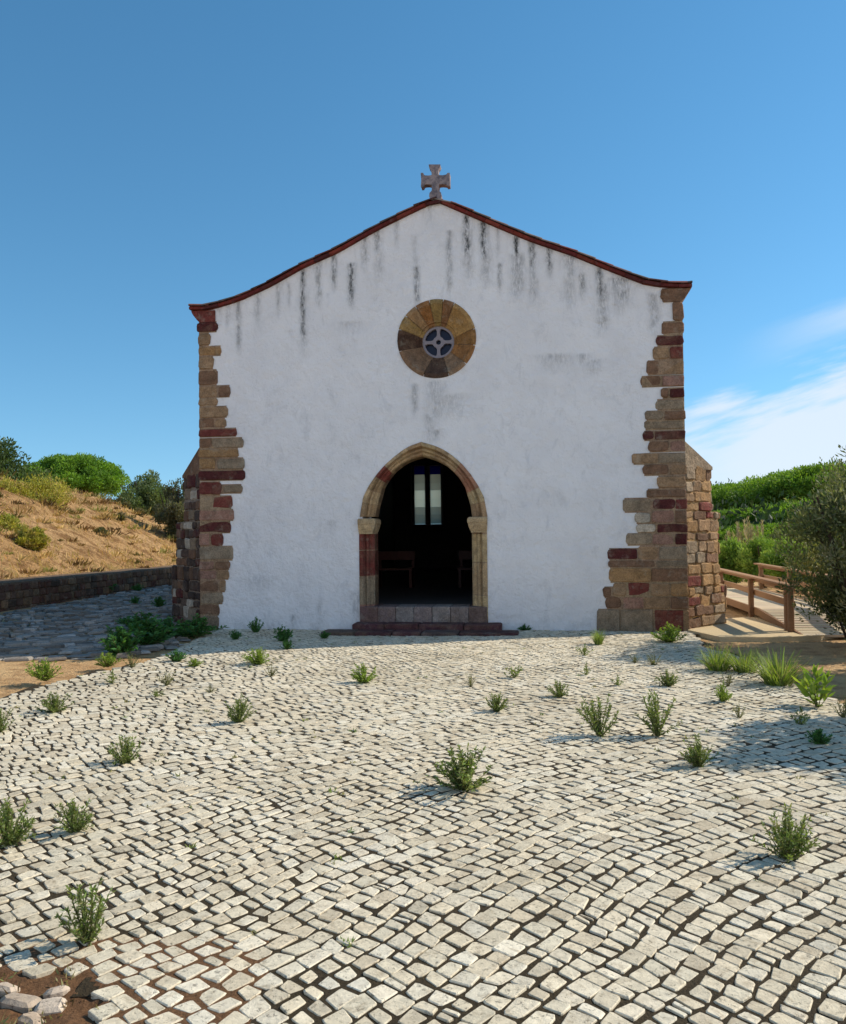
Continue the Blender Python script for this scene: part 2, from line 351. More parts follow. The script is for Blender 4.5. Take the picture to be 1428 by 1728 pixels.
# plaster skin: fine grid with rain stains
streaks = [(403, 508, 582, 4, .55), (435, 497, 540, 5, .35), (511, 454, 569, 4, .9), (513, 520, 590, 6, .35), (538, 442, 505, 5, .55), (564, 430, 476, 4, .75), (593, 447, 505, 5, .95), (616, 402, 445, 5, .5),
           (637, 390, 420, 5, .8), (640, 392, 460, 7, .35), (703, 452, 508, 4, .8), (700, 400, 470, 4, .25), (758, 392, 485, 4, .6), (787, 363, 425, 5, 1.0), (789, 380, 462, 7, .45), (816, 376, 432, 5, 1.0), (818, 380, 470, 7, .45),
           (843, 447, 482, 3, .6), (872, 398, 430, 4, .95), (873, 430, 490, 9, .55), (898, 408, 450, 5, .8), (899, 420, 500, 6, .45), (927, 418, 452, 4, .95), (961, 430, 445, 10, .6), (962, 440, 510, 8, .35), (982, 465, 490, 4, .7),
           (1012, 452, 500, 5, .85), (1017, 480, 550, 8, .5), (1047, 470, 482, 14, .6), (1050, 485, 505, 12, .55), (1046, 510, 520, 8, .4), (1104, 498, 552, 7, .45), (735, 645, 700, 14, .35), (700, 650, 690, 5, .5), (760, 668, 690, 22, .3), (725, 700, 740, 8, .3),
           (470, 480, 520, 3, .4), (488, 480, 510, 3, .35), (670, 372, 410, 3, .3), (840, 385, 420, 3, .35), (384, 515, 540, 3, .35), (372, 518, 532, 3, .3), (940, 600, 610, 25, .35), (985, 600, 606, 10, .45), (1000, 610, 618, 12, .4), (590, 545, 549, 20, .3),
           (560, 880, 884, 8, .3), (495, 1040, 1050, 3, .5), (540, 1020, 1038, 3, .3), (735, 728, 732, 8, .6), (440, 975, 985, 20, .25), (602, 1000, 1040, 7, .45)]
SK = []
for x, y0, y1, w, k in streaks:
    u, za = fac(x, y0); _, zb = fac(x, y1); SK.append((u, za, zb, w*.0122, k*.86))
dg = .02
nu = int((UR-UL)/dg)+1; nzz = int(7.2/dg)+1
vid = {}; pv = []; pf = []; ps = []
def pvert(i, j):
    u = UL+(UR-UL)*i/(nu-1); z = -.05+j*dg; zc = min(z, roofz(u)-.012)
    k = (i, j)
    if k not in vid:
        vid[k] = len(pv); s_ = 0
        for su, za, zb, w, a in SK:
            if abs(u-su) < w*3.2 and zb-.25 < zc < za+.08:
                wob = .35*w*noise.noise((su*7, zc*5, 1.3))
                g = math.exp(-((u-su+wob)/w)**2)
                f = min(1, max(0, (za+.05-zc)/.05))*min(1, max(0, (zc-zb+.22)/.30))
                s_ = max(s_, a*g*f)
        d = roofz(u)-zc
        s_ += max(0, .30*(1-d/(.35+.35*noise.noise((u*5, 0, 4))+.15)))*max(0, .15+noise.noise((u*3.5, 0, 0))+.5*noise.noise((u*14, zc*.8, 2))) if d < .9 else 0
        if zc < .35: s_ += .25*(1-zc/.35)*max(0, .3+noise.noise((u*4, zc*6, 5)))
        rel = .006*noise.noise((u*1.6, zc*1.6, 0))+.0035*noise.noise((u*6, zc*6, 3))
        pv.append((u, -.016+rel, zc)); ps.append(min(1, s_))
    return vid[k]
holeD = mid(inA, ouA, .84)+mid(inB, ouB, .84)[::-1]; holeD[0] = (holeD[0][0], -.3); holeD[-1] = (holeD[-1][0], -.3)
for i in range(nu-1):
    for j in range(nzz-1):
        u = UL+(UR-UL)*(i+.5)/(nu-1); z = -.05+(j+.5)*dg
        if z-dg*.5 > roofz(u)-.012: continue
        if math.hypot(u-RC[0], z-RC[1]) < RR-.045 or inpoly(u, z, holeD): continue
        pf.append((pvert(i, j), pvert(i+1, j), pvert(i+1, j+1), pvert(i, j+1)))
me = bpy.data.meshes.new('plaster_coat'); me.from_pydata(pv, [], pf); a = me.attributes.new('stain', 'FLOAT', 'POINT'); a.data.foreach_set('value', ps)
me.materials.append(M['plaster']); me.polygons.foreach_set('use_smooth', [True]*len(pf))
o = bpy.data.objects.new('plaster_coat', me); C.objects.link(o); o.parent = chapel
# side walls, back wall with window
mb = MB(); mb.box((UL, .8, -.2), (UL+.7, LEN, roofz(UL+.35)-.02)); mb.build('side_wall', M['wall'], chapel)
mb = MB(); mb.box((UR-.7, .8, -.2), (UR, LEN, roofz(UR-.35)-.02)); mb.build('side_wall', M['wall'], chapel)
wu0, wz1 = fac(695, 801, LEN-.5); wu1, wz0 = fac(750, 886, LEN-.5)
wt = [(wu0, wz0), (wu1, wz0), (wu1, wz1+.30), (wu0, wz1+.30)]
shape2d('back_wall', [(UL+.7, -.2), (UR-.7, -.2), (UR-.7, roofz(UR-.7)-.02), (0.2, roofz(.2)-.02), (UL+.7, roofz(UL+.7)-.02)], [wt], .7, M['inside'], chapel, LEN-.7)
win = MB(); wmx = (wu0+wu1)/2; yv = LEN-.55
for x in (wu0+.05, wmx, wu1-.05): win.box((x-.05 if x != wmx else x-.09, yv-.05, wz0), (x+.05 if x != wmx else x+.09, yv+.05, wz1+.30))
win.box((wu0+.003, yv-.06, wz0-.05), (wu1-.003, yv+.06, wz0+.04))
bw = win.build('back_window', M['tracery'], chapel)
bars = [0, .19, .34, .5, .68, .82, 1.0]; ptone = [.55, .62, .98, 1.0, .66, .6]
for a_, b_ in ((wu0+.105, wmx-.095), (wmx+.095, wu1-.105)):
    pn = MB()
    for k in range(6):
        z0 = wz0+.045+(wz1-wz0-.05)*bars[k]; z1 = wz0+.045+(wz1-wz0-.05)*bars[k+1]
        tt = ptone[k]; pn.box((a_-.02, yv-.006, z0+.0005), (b_+.02, yv+.006, z1-.0005), (tt*.95, tt, tt*.86))
    pn.box((a_-.02, yv-.006, wz1-.008), (b_+.02, yv+.006, wz1+.297), (.02, .015, .22))
    pn.build('pane', M['frost'], bw)
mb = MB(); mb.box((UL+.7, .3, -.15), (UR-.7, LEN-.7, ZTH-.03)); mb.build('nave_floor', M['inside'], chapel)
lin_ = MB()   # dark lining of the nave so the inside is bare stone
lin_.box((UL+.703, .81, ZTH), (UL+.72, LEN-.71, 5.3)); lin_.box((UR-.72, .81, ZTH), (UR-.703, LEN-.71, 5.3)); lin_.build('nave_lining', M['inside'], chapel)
# roof
pts = []
for (a, za), (b, zb) in zip(low, low[1:]):
    n = max(1, int((b-a)/.12))
    for k in range(n): pts.append((a+(b-a)*k/n, za+(zb-za)*k/n))
pts.append(low[-1])
mb = MB(); ny = 300; vs = []; fs = []; n = len(pts)
for j in range(ny+1):
    v = -.02+(LEN+.2)*j/ny
    for (u, z) in pts: vs.append((u, v, z+.065+.022*math.cos(2*math.pi*v/.22)))
for j in range(ny):
    for i in range(n-1): fs.append((j*n+i, j*n+i+1, (j+1)*n+i+1, (j+1)*n+i))
o0 = len(vs)
for v in (-.02, LEN+.18):
    for (u, z) in pts: vs.append((u, v, z))
for i in range(n-1):
    fs.append((o0+i, o0+n+i, o0+n+i+1, o0+i+1)); fs.append((o0+i+1, i+1, i, o0+i))
mb.add(vs, fs); roof = mb.build('roof', M['roof'], chapel)
vt = MB()   # red brick course under the verge
TC = [lin(112, 46, 40), lin(98, 42, 38), lin(124, 58, 46), lin(84, 42, 40)]
def along(s0, s1):  # point list of the verge line by length
    acc = 0; P = [low[0]]; o_ = []
    return o_
L = [0]
for a, b in zip(pts, pts[1:]): L.append(L[-1]+math.hypot(b[0]-a[0], b[1]-a[1]))
def vp(s):
    s = max(0, min(L[-1], s))
    for i in range(len(L)-1):
        if s <= L[i+1]:
            k = (s-L[i])/max(1e-6, L[i+1]-L[i]); return Vector((pts[i][0]+(pts[i+1][0]-pts[i][0])*k, 0, pts[i][1]+(pts[i+1][1]-pts[i][1])*k))
    return Vector((pts[-1][0], 0, pts[-1][1]))
s_ = 0
while s_ < L[-1]-.02:
    e = min(L[-1], s_+rnd.uniform(.24, .30)); p, q = vp(s_+.004), vp(e-.004); d = (q-p).normalized(); nn = Vector((-d.z, 0, d.x)); f = rnd.uniform(-.006, .006)
    vs = [p, q, q+nn*.045, p+nn*.045]; vs = [Vector((w.x, -.085+f, w.z)) for w in vs]+[Vector((w.x, -.021, w.z)) for w in vs]
    vt.add(vs, [(0, 1, 2, 3), (7, 6, 5, 4), (0, 4, 5, 1), (1, 5, 6, 2), (2, 6, 7, 3), (3, 7, 4, 0)], vary(rnd.choice(TC), .15)); s_ = e
# barrel tiles stepping down both slopes
peak = max(range(len(pts)), key=lambda i: pts[i][1]); Lp = L[peak]
for side in (-1, 1):
    s_ = 0; end = Lp if side < 0 else L[-1]-Lp
    while s_ < end-.05:
        a = Lp+side*(s_-.05); b = Lp+side*min(end, s_+.36); p, q = vp(a), vp(b); d = (q-p).normalized(); nn = Vector((-d.z, 0, d.x)); nn = nn if nn.z > 0 else -nn
        col = vary(rnd.choice([lin(112, 62, 52), lin(88, 58, 52), lin(136, 92, 78), lin(92, 78, 72), lin(120, 100, 92)]), .2); vs = []; fs = []; m = 8
        lift0, lift1 = .066, .050; yc = -.045+rnd.uniform(-.012, .012)
        for (w, r, lf) in ((p, .058, lift0-.012), (q, .072, lift1+.010)):
            for k in range(m+1):
                an = math.pi*k/m; vs.append(w+nn*(lf+r*.62*math.sin(an))+Vector((0, yc+r*math.cos(an), 0)))
        for k in range(m): fs.append((k, k+1, m+2+k, m+1+k))
        fs.append(tuple(range(m+1))); fs.append(tuple(range(2*m+1, m, -1)))
        vt.add(vs, fs, col); s_ += .31
vt.build('verge_tiles', M['tile'], roof)

# ---- quoins
TAN = lin(158, 128, 96); OCH = lin(168, 132, 90); RED = lin(124, 64, 56); DRED = lin(88, 44, 42); PNK = lin(162, 124, 106); GRY = lin(154, 136, 112); BRN = lin(128, 98, 76); WHT = lin(196, 184, 164); MOR = lin(164, 138, 110)
PAL = dict(T=TAN, O=OCH, R=RED, D=DRED, P=PNK, G=GRY, B=BRN, W=WHT)
Lq = [(526, 542, [(336, 360, 'R')]), (543.5, 561, [(338, 369, 'D')]), (563, 584, [(338, 356, 'T')]), (584.5, 601, [(338, 376, 'O')]), (601.5, 624, [(338, 363, 'T')]), (624.5, 650, [(338, 369, 'B')]), (651, 671, [(338, 368, 'T'), (369, 391, 'B')]),
      (672, 685, [(338, 369, 'T')]), (686, 705, [(338, 386, 'T')]), (706.5, 722, [(338, 362, 'B'), (363, 383, 'T')]), (723, 737.5, [(338, 402, 'R')]), (739, 756, [(338, 359, 'B'), (360, 412, 'G')]), (757, 772, [(338, 405, 'O')]), (773, 792, [(338, 366, 'O'), (367, 414, 'G')]),
      (793, 811, [(338, 414, 'D')]), (813.5, 836, [(338, 375, 'R')]), (818, 832, [(379, 411, 'G')]), (837, 858.5, [(338, 394, 'R')]), (860, 878.5, [(338, 397, 'P')]), (880, 899, [(338, 392, 'D')]), (900.5, 921, [(338, 355, 'P'), (357, 379, 'R')]), (922, 945, [(338, 396, 'G')]),
      (946.5, 961, [(338, 363, 'P'), (364.5, 390, 'B')]), (962, 977, [(338, 366, 'P'), (367, 389, 'T')]), (978, 998, [(338, 370, 'B'), (371, 383, 'T')]), (1000, 1018, [(338, 379, 'G')]), (1019.5, 1037, [(338, 373, 'B')]), (1038.5, 1062, [(337, 371, 'G')])]
Rq = [(487, 508, [(1114, 1157, 'B')]), (509, 542, [(1135, 1153, 'B')]), (543, 564.5, [(1116, 1153, 'B')]), (566, 584, [(1106, 1153, 'D')]), (585, 607, [(1101, 1129, 'T'), (1130, 1153, 'R')]), (608, 632.5, [(1090, 1112, 'B'), (1113, 1153, 'T')]), (634, 653, [(1080, 1116, 'B'), (1117, 1153, 'P')]),
      (655, 672, [(1115, 1129, 'B'), (1130, 1154, 'D')]), (674, 692, [(1106, 1154, 'G')]), (693, 709, [(1088, 1120, 'G'), (1121, 1154, 'B')]), (710, 725.5, [(1086, 1155, 'G')]), (727, 743, [(1084, 1103, 'D'), (1105, 1156, 'D')]), (744, 762.5, [(1093, 1129, 'B'), (1130, 1157, 'P')]),
      (765, 783, [(1066, 1110, 'T'), (1111, 1157, 'G')]), (784, 802, [(1084, 1128, 'B'), (1129, 1158, 'T')]), (803.5, 824, [(1108, 1158, 'T')]), (825, 840, [(1090, 1158, 'B')]), (841, 864, [(1051, 1099, 'G')]), (841.5, 859.5, [(1101, 1139, 'D'), (1140, 1159, 'R')]), (861, 882.5, [(1100, 1138, 'P'), (1139, 1159, 'B')]), (866, 883, [(1071, 1098, 'W')]),
      (884, 899, [(1073, 1106, 'W'), (1108, 1160, 'D')]), (900, 919.5, [(1056, 1100, 'G'), (1101, 1138, 'P'), (1139, 1160, 'D')]), (926, 944, [(1025, 1075, 'D')]), (921, 944, [(1077, 1111, 'T'), (1112, 1160, 'G')]), (945.5, 957, [(1026, 1105, 'B'), (1106.5, 1160, 'G')]), (958, 982, [(1027, 1098, 'O'), (1099, 1160, 'B')]),
      (983.5, 1005.5, [(1034, 1058, 'T'), (1060, 1097, 'R'), (1098, 1131, 'T'), (1132, 1161, 'O')]), (991, 1008, [(1017, 1032, 'B')]), (1007, 1027, [(1021, 1050, 'B'), (1051, 1086, 'P'), (1087, 1130, 'T'), (1131, 1161, 'B')]), (1028.5, 1068, [(1007, 1046, 'G'), (1047, 1103, 'G'), (1104, 1151, 'R'), (1152, 1161, 'T')])]
def quoins(rows, side):
    mb = MB(); r = random.Random(3 if side < 0 else 5)
    f3 = lambda u, z, h: Vector((u, -h, z))
    for i, (y0, y1, st) in enumerate(rows):
        a = min(s[0] for s in st); b = max(s[1] for s in st)
        (u0, z0), (u1, z1) = fac(a, y1), fac(b, y0)
        g = .014
        if side < 0: mb.box((UL+.001, -.024-.0007*(i % 7), z0-g), (u1-.03, .0, z1+g), vary(MOR, .1, r))
        else: mb.box((u0+.03, -.024-.0007*(i % 7), z0-g), (UR-.001, .0, z1+g), vary(MOR, .1, r))
        for x0, x1, c in st:
            (ua, za), (ub, zb) = fac(x0, y1), fac(x1, y0)
            if side < 0 and x0 <= 338: ua = UL-.012+r.uniform(-.006, .006)-(.0 if y0 > 545 else .03)
            if side > 0 and x1 >= 1151: ub = max(ub, UR+.004)+r.uniform(-.004, .008)
            jz = r.uniform(-.006, .006); endst = (side < 0 and x1 == b) or (side > 0 and x0 == a); P = rpoly(ua+.004, ub-.004+r.uniform(-.012, .006), za+.004+jz, zb-.004+jz*.5, r.choice((.04, .055, .075)) if endst else r.choice((.015, .02, .03)), .013, r)
            mb.pillow(P, f3, -.3 if False else -.01, .040+r.uniform(-.013, .013), .010, tone(PAL[c], .16, r), tilt=(r.uniform(-.04, .04), r.uniform(-.05, .05)))
    o = mb.build('corner_stones', M['stone'], chapel); return o
quoins(Lq, -1); quoins(Rq, 1)
# moulded cornice under both eave ends
for side in (-1, 1):
    mb = MB(); u = UL if side < 0 else UR; z = roofz(u)-.012; s = side
    prof = [(u-s*.3, z), (u+s*.13, z-.0), (u+s*.10, z-.06), (u+s*.03, z-.15), (u-s*.02, z-.20), (u-s*.3, z-.20)]
    if s > 0: prof = prof[::-1]
    vs = [(x, -.05, q) for x, q in prof]+[(x, .6, q) for x, q in prof]; n = 6
    mb.add(vs, [tuple(range(n)), tuple(range(2*n-1, n-1, -1))]+[(i, n+i, n+(i+1) % n, (i+1) % n) for i in range(n)], RED if side < 0 else BRN)
    mb.build('cornice_stone', M['stone'], chapel)
# ---- buttresses: splayed outward from the corners, in tiers
def buttress(side):
    mb = MB(); r = random.Random(11+side); s = side; u0 = UR if s > 0 else UL
    def reach(x, y):        # how far the tier stands out, its corner being set back by 1.15 times that
        w = .4
        for _ in range(8): w = abs(fac(x, y, w*1.15)[0]-u0)
        return w
    if s > 0: tiers = [(0, fac(1222, 992)[1], reach(1223, 1010)), (0, fac(1211, 862)[1], reach(1212, 920)), (0, fac(1199, 783)[1], reach(1199, 820))]; ztop = fac(1157, 742)[1]
    else: tiers = [(0, fac(296, 958)[1], reach(292, 1010)), (0, fac(300, 880)[1], reach(299, 920)), (0, fac(312, 797)[1], reach(312, 830))]; ztop = fac(338, 750)[1]
    zb = -.3
    cols = [TAN, OCH, TAN, OCH, GRY, BRN, OCH, TAN, OCH, RED] if s > 0 else [BRN, lin(106, 88, 74), lin(84, 66, 58), DRED, GRY, lin(74, 62, 56), WHT]
    for k, (_, zt, ue) in enumerate(tiers):
        w = ue; dv = w*1.15
        A = Vector((u0-s*.02, .012, 0)); B = Vector((u0+s*w, dv, 0)); Bk = Vector((u0+s*w, 1.3, 0)); D = Vector((u0-s*.02, 1.3, 0))
        ring = [A, B, Bk, D]; top = zt
        vs = [(p.x, p.y, zb) for p in ring]+[(p.x, p.y, top) for p in ring]
        fs = [(0, 1, 5, 4), (1, 2, 6, 5), (2, 3, 7, 6), (4, 5, 6, 7)]
        if s < 0: fs = [f[::-1] for f in fs]
        mb.add(vs, fs, vary(lin(190, 152, 104) if s > 0 else lin(150, 136, 122), .05, r))
        # facing stones on the splayed face and the outer return
        for P0, P1 in ((A, B), (B, Bk)):
            d = (P1-P0); Lh = d.length; d = d/Lh; nrm = Vector((d.y, -d.x, 0))*(1 if s > 0 else -1)
            f3 = lambda x, z, h, P0=P0, d=d, nrm=nrm: Vector((P0.x+d.x*x+nrm.x*h, P0.y+d.y*x+nrm.y*h, z))
            z = zb if k else -.1
            while z < top-.05:
                h = r.uniform(.13, .23)
                if top-z-h < .1: h = top-z
                x = 0
                while x < Lh-.02:
                    l = r.uniform(.2, .42)
                    if Lh-x-l < .12: l = Lh-x
                    zj = r.uniform(-.02, .02); P = rpoly(x+.006, x+l-.006, max(zb, z+zj)+.007, min(top, z+h+r.uniform(-.02, .02))-.007, .045, .018, r)
                    P = P if s > 0 else P[::-1]
                    mb.pillow(P, f3, -.01, .026+r.uniform(-.014, .016), .016, tone(r.choice(cols), .2, r), tilt=(r.uniform(-.09, .09), r.uniform(-.09, .09)))
                    x += l
                z += h
        zb = top
    # sloping cap
    w = tiers[2][2]; e = .035
    vs = [(u0-s*.02, -.0, ztop), (u0+s*(w+e), w*1.15-.03, zb-.01), (u0+s*(w+e), 1.33, zb-.01), (u0-s*.02, 1.33, ztop), (u0-s*.02, -.0, zb-.06), (u0+s*(w+e), w*1.15-.03, zb-.06), (u0+s*(w+e), 1.33, zb-.06), (u0-s*.02, 1.33, zb-.06)]
    fs = [(0, 1, 2, 3), (4, 5, 1, 0), (5, 6, 2, 1), (6, 7, 3, 2)]
    if s < 0: fs = [f[::-1] for f in fs]
    mb.add(vs, fs, GRY if s > 0 else BRN)
    mb.build('buttress', M['stone'], chapel)
buttress(1); buttress(-1)

# ---- doorway
doorway = empty('doorway'); doorway.parent = chapel
SPR = 1  # index of springing point
def voussoirs(I, O, cols, r):
    """stones of one half of the arch; I and O run from springing to the crown"""
    def interp(P, t):
        LL = [0]
        for a, b in zip(P, P[1:]): LL.append(LL[-1]+math.hypot(b[0]-a[0], b[1]-a[1]))
        s = t*LL[-1]
        for i in range(len(P)-1):
            if s <= LL[i+1]+1e-9: k = (s-LL[i])/(LL[i+1]-LL[i]); return (P[i][0]+(P[i+1][0]-P[i][0])*k, P[i][1]+(P[i+1][1]-P[i][1])*k)
        return P[-1]
    res = []; n = len(cols)
    for k in range(n):
        t0, t1 = (k+.012)/n, (k+.988)/n; Pi = [interp(I, t0+(t1-t0)*q/4) for q in range(5)]; Po = [interp(O, t0+(t1-t0)*q/4) for q in range(5)]
        res.append((Pi, Po, cols[k]))
    return res
# profile across the ring: (fraction from inner to outer, depth v)
PROF = [(0.0, .42), (0.0, .13), (.12, .085), (.30, .085), (.34, .055), (.40, .03), (.48, .02), (.56, .03), (.60, .045), (.66, .0), (.72, -.040), (.95, -.040), (1.0, -.032), (1.0, .05)]
def ring_mesh(mb, Pi, Po, col, r, j=None):
    n = len(PROF); m = len(Pi); vs = []; j = r.uniform(-.005, .005) if j is None else j
    for a, b in zip(Pi, Po):
        for f, v in PROF: vs.append((a[0]+(b[0]-a[0])*f, v+j, a[1]+(b[1]-a[1])*f))
    fs = []
    for i in range(m-1):
        for k in range(n-1): fs.append((i*n+k, i*n+k+1, (i+1)*n+k+1, (i+1)*n+k))
    fs.append(tuple(range(n))); fs.append(tuple((m-1)*n+k for k in range(n-1, -1, -1)))
    mb.add(vs, fs, col)
r = random.Random(21)
SAND = lin(192, 166, 126); SND2 = lin(178, 148, 110)
apI = fac(712, 769); apO = fac(711.5, 746)
iL = inA[1:]; oL = ouA[1:]; iR = inB[1:]+[apI]; oR = ouB[1:]+[apO]; iL[-1] = apI; oL[-1] = apO
mb = MB()
for Pi, Po, c in voussoirs(iL, oL, [SND2, SAND, SND2, lin(140, 74, 60), SAND, SAND, SND2], r): ring_mesh(mb, Pi, Po, vary(c, .1, r), r)
for Pi, Po, c in voussoirs(iR, oR, [SND2, SAND, lin(170, 120, 96), lin(168, 124, 98), SAND, SND2, SAND], r): ring_mesh(mb, [p for p in Pi], Po, vary(c, .1, r), r)
ring_mesh(mb, iL, oL, MOR, r, .012); ring_mesh(mb, iR, oR, MOR, r, .0125)
mb.build('arch', M['stone'], doorway)
zc0, zc1 = fac(620, 901)[1], fac(620, 875)[1]
for side, I, O, cols in ((-1, inA, ouA, [(1040, 1020, 'P'), (1020, 973, 'G'), (972, 929, 'R'), (928, 901, 'R')]), (1, inB, ouB, [(1040, 1005, 'T'), (1004, 950, 'T'), (949, 901, 'T')])):
    mb = MB(); ui = I[0][0]; uo = O[0][0]
    for y0, y1, c in cols:
        z0 = fac(620 if side < 0 else 810, y0)[1]+.003; z1 = fac(620 if side < 0 else 810, y1)[1]-.003
        ring_mesh(mb, [(ui, z0), (ui, z1)], [(uo, z0), (uo, z1)], vary({'T': SAND, 'P': PNK, 'G': GRY, 'R': RED}[c], .08, r), r)
    ring_mesh(mb, [(ui, 0), (ui, zc0)], [(uo, 0), (uo, zc0)], MOR, r, .012)
    mb.box((min(ui, uo)+.02, .13, 0), (max(ui, uo)-.02, .4, zc0), MOR)
    mb.build('jamb', M['stone'], doorway)
    mb = MB(); prof = [(0, .0), (.0, .03), (.012, .035), (.03, .07), (.055, .12), (.06, .16), (.075, .17), (.075, .23), (.055, .25), (0.03, .262)]
    H = zc1-zc0; vs = []; fs = []
    for e, h in prof:
        z = zc0+h/.262*H; e *= .75; a = min(ui, uo)-(e*.2 if side < 0 else e); b = max(ui, uo)+(e if side < 0 else e*.2)
        vs += [(a, -.045-e*.7, z), (b, -.045-e*.7, z), (b, .42, z), (a, .42, z)]
    n = len(prof)
    for i in range(n-1):
        for k in range(4): fs.append((i*4+k, i*4+(k+1) % 4, (i+1)*4+(k+1) % 4, (i+1)*4+k))
    fs += [(3, 2, 1, 0), (4*n-4, 4*n-3, 4*n-2, 4*n-1)]
    mb.add(vs, fs, SAND); mb.build('capital', M['stone'], doorway)
# reveal behind the ring, threshold and steps
mb = MB(); u0, zt = fac(609, 1024); u1, zb_ = fac(823, 1040)
n = 7
for k in range(n):
    a = u0+(u1-u0)*k/n; b = u0+(u1-u0)*(k+1)/n
    P = rpoly(a+.003, b-.003, -.02, .52, .01, .004, r); col = vary([lin(112, 86, 82), lin(134, 118, 112), lin(150, 138, 132), lin(140, 126, 120), lin(152, 140, 134), lin(142, 126, 118), lin(126, 104, 94)][k], .1, r)
    mb.pillow(P, lambda x, y, h: Vector((x, y-.055, h)), .02, ZTH-.012+r.uniform(-.002, .003), .012, col)
mb.build('threshold', M['stone'], doorway)
STP = lin(100, 66, 66)
def step(xa, xb, ytop, front, back, cols, jag):
    ua = fac(xa, 1050)[0]; ub = fac(xb, 1050)[0]; mb = MB(); x = ua; i = 0
    while x < ub-.05:
        l = min(ub-x, r.uniform(.45, .75))
        if ub-x-l < .25: l = ub-x
        P = rpoly(x+.004, x+l-.004, -front+r.uniform(-jag, jag), -back, .03, .015, r)
        mb.pillow(P, lambda a, b, h: Vector((a, b, h)), -.05, ytop+r.uniform(-.006, .006), .018, vary(cols[i % len(cols)], .12, r)); x += l; i += 1
    return mb
z1 = .135; z2 = .055
step(603, 848, z1, .42, .045, [lin(92, 60, 62), STP, lin(84, 54, 58)], .012).build('step', M['stone'], doorway)
step(562, 877, z2, .82, .415, [lin(100, 84, 78), lin(88, 58, 60), STP], .03).build('step', M['stone'], doorway)
# ---- round window
rose = empty('rose_window'); rose.parent = chapel
mb = MB(); r = random.Random(9)
angs = [90-11, 90+12, 90+32, 90+52, 90+78, 188+12, 232, 255, 287, 318, 350, 10, 63-0, 79]
angs = [-12, 12, 62, 79, 100, 122, 142, 164, 197, 250, 288, 318, 348]
cols = [lin(150, 108, 64), lin(172, 134, 82), lin(140, 104, 72), lin(160, 134, 84), lin(150, 104, 62), lin(166, 134, 96), lin(168, 136, 84), lin(78, 56, 44), lin(132, 106, 80), lin(84, 66, 54), lin(146, 118, 90), lin(158, 112, 68)]
for k in range(len(angs)-1):
    a0, a1 = R(angs[k]+.7), R(angs[k+1]-.7); n = max(4, int((a1-a0)/.08)); vs = []; j = r.uniform(-.006, .006)
    prof = [(RR-.0, .03), (RR-.004, -.028+j), (RR-.03, -.036+j), (RR-.075, -.034+j), (RR-.10, -.012+j), (RI+.075, .16+j), (RI+.05, .165), (RI+.045, .20), (RI-.0, .22), (RI-.0, .30)]; m = len(prof)
    for i in range(n+1):
        an = a0+(a1-a0)*i/n
        for rad, v in prof: vs.append((RC[0]+rad*math.cos(an), v, RC[1]+rad*math.sin(an)))
    fs = [(i*m+q, (i+1)*m+q, (i+1)*m+q+1, i*m+q+1) for i in range(n) for q in range(m-1)]
    fs += [tuple(range(m)), tuple(n*m+q for q in range(m-1, -1, -1))]
    mb.add(vs, fs, vary(cols[k % len(cols)], .08, r))
vs = []; n = 48   # mortar behind the joints
for i in range(n):
    an = 2*math.pi*i/n
    for rad, v in ((RR-.012, -.02), (RR-.09, -.004), (RI+.07, .175), (RI-.005, .235)): vs.append((RC[0]+rad*math.cos(an), v+.006, RC[1]+rad*math.sin(an)))
mb.add(vs, [(i*4+q, ((i+1) % n)*4+q, ((i+1) % n)*4+q+1, i*4+q+1) for i in range(n) for q in range(3)], MOR)
mb.build('stone_ring', M['stone'], rose)
pet = []
for q in range(4):
    P = []
    for i in range(24):
        an = 2*math.pi*i/24; x = .155+.135*math.cos(an); y = .155+.135*math.sin(an); x = max(x, .026); y = max(y, .026); h = math.hypot(x, y)
        if h > .235: x, y = x*.235/h, y*.235/h
        if h < .10: x, y = x*.10/h, y*.10/h
        P.append((x, y))
    P = [p for i, p in enumerate(P) if i == 0 or math.hypot(p[0]-P[i-1][0], p[1]-P[i-1][1]) > .004]
    c_, s2 = math.cos(q*math.pi/2), math.sin(q*math.pi/2); pet.append([(RC[0]+x*c_-y*s2, RC[1]+x*s2+y*c_) for x, y in P])
shape2d('tracery', circ(RC, RI+.02, 40), pet+[circ(RC, .042, 16)], .07, M['tracery'], rose, .25)
mb = MB(); P = circ(RC, RI+.02, 32); mb.add([(x, .33, z) for x, z in P]+[(x, .34, z) for x, z in P], [tuple(range(32)), tuple(range(63, 31, -1))]+[(i, (i+1) % 32, 32+(i+1) % 32, 32+i) for i in range(32)]); mb.build('pane', M['glass'], rose)
# ---- gable cross
def cz(x, y): return fac(680+x/11.9, 260+y/11.9)
XP = [(525, 238), (765, 238), (755, 285), (722, 330), (716, 400), (724, 448), (800, 455), (880, 440), (905, 405), (950, 405), (948, 520), (952, 660), (905, 672), (880, 640), (800, 632), (735, 640), (728, 760), (775, 800), (785, 870), (760, 940), (720, 960), (716, 1010), (618, 1010), (614, 960), (560, 940), (535, 870), (545, 805), (590, 760), (588, 645), (520, 632), (440, 640), (415, 690), (370, 690), (378, 540), (368, 405), (418, 405), (440, 455), (520, 460), (590, 450), (582, 400), (572, 340), (535, 290)]
cr = shape2d('cross', [cz(*p) for p in XP], [], .14, M['crossstone'], chapel, -.06)
bv = cr.modifiers.new('bevel', 'BEVEL'); bv.width = .012; bv.segments = 2; bv.limit_method = 'ANGLE'
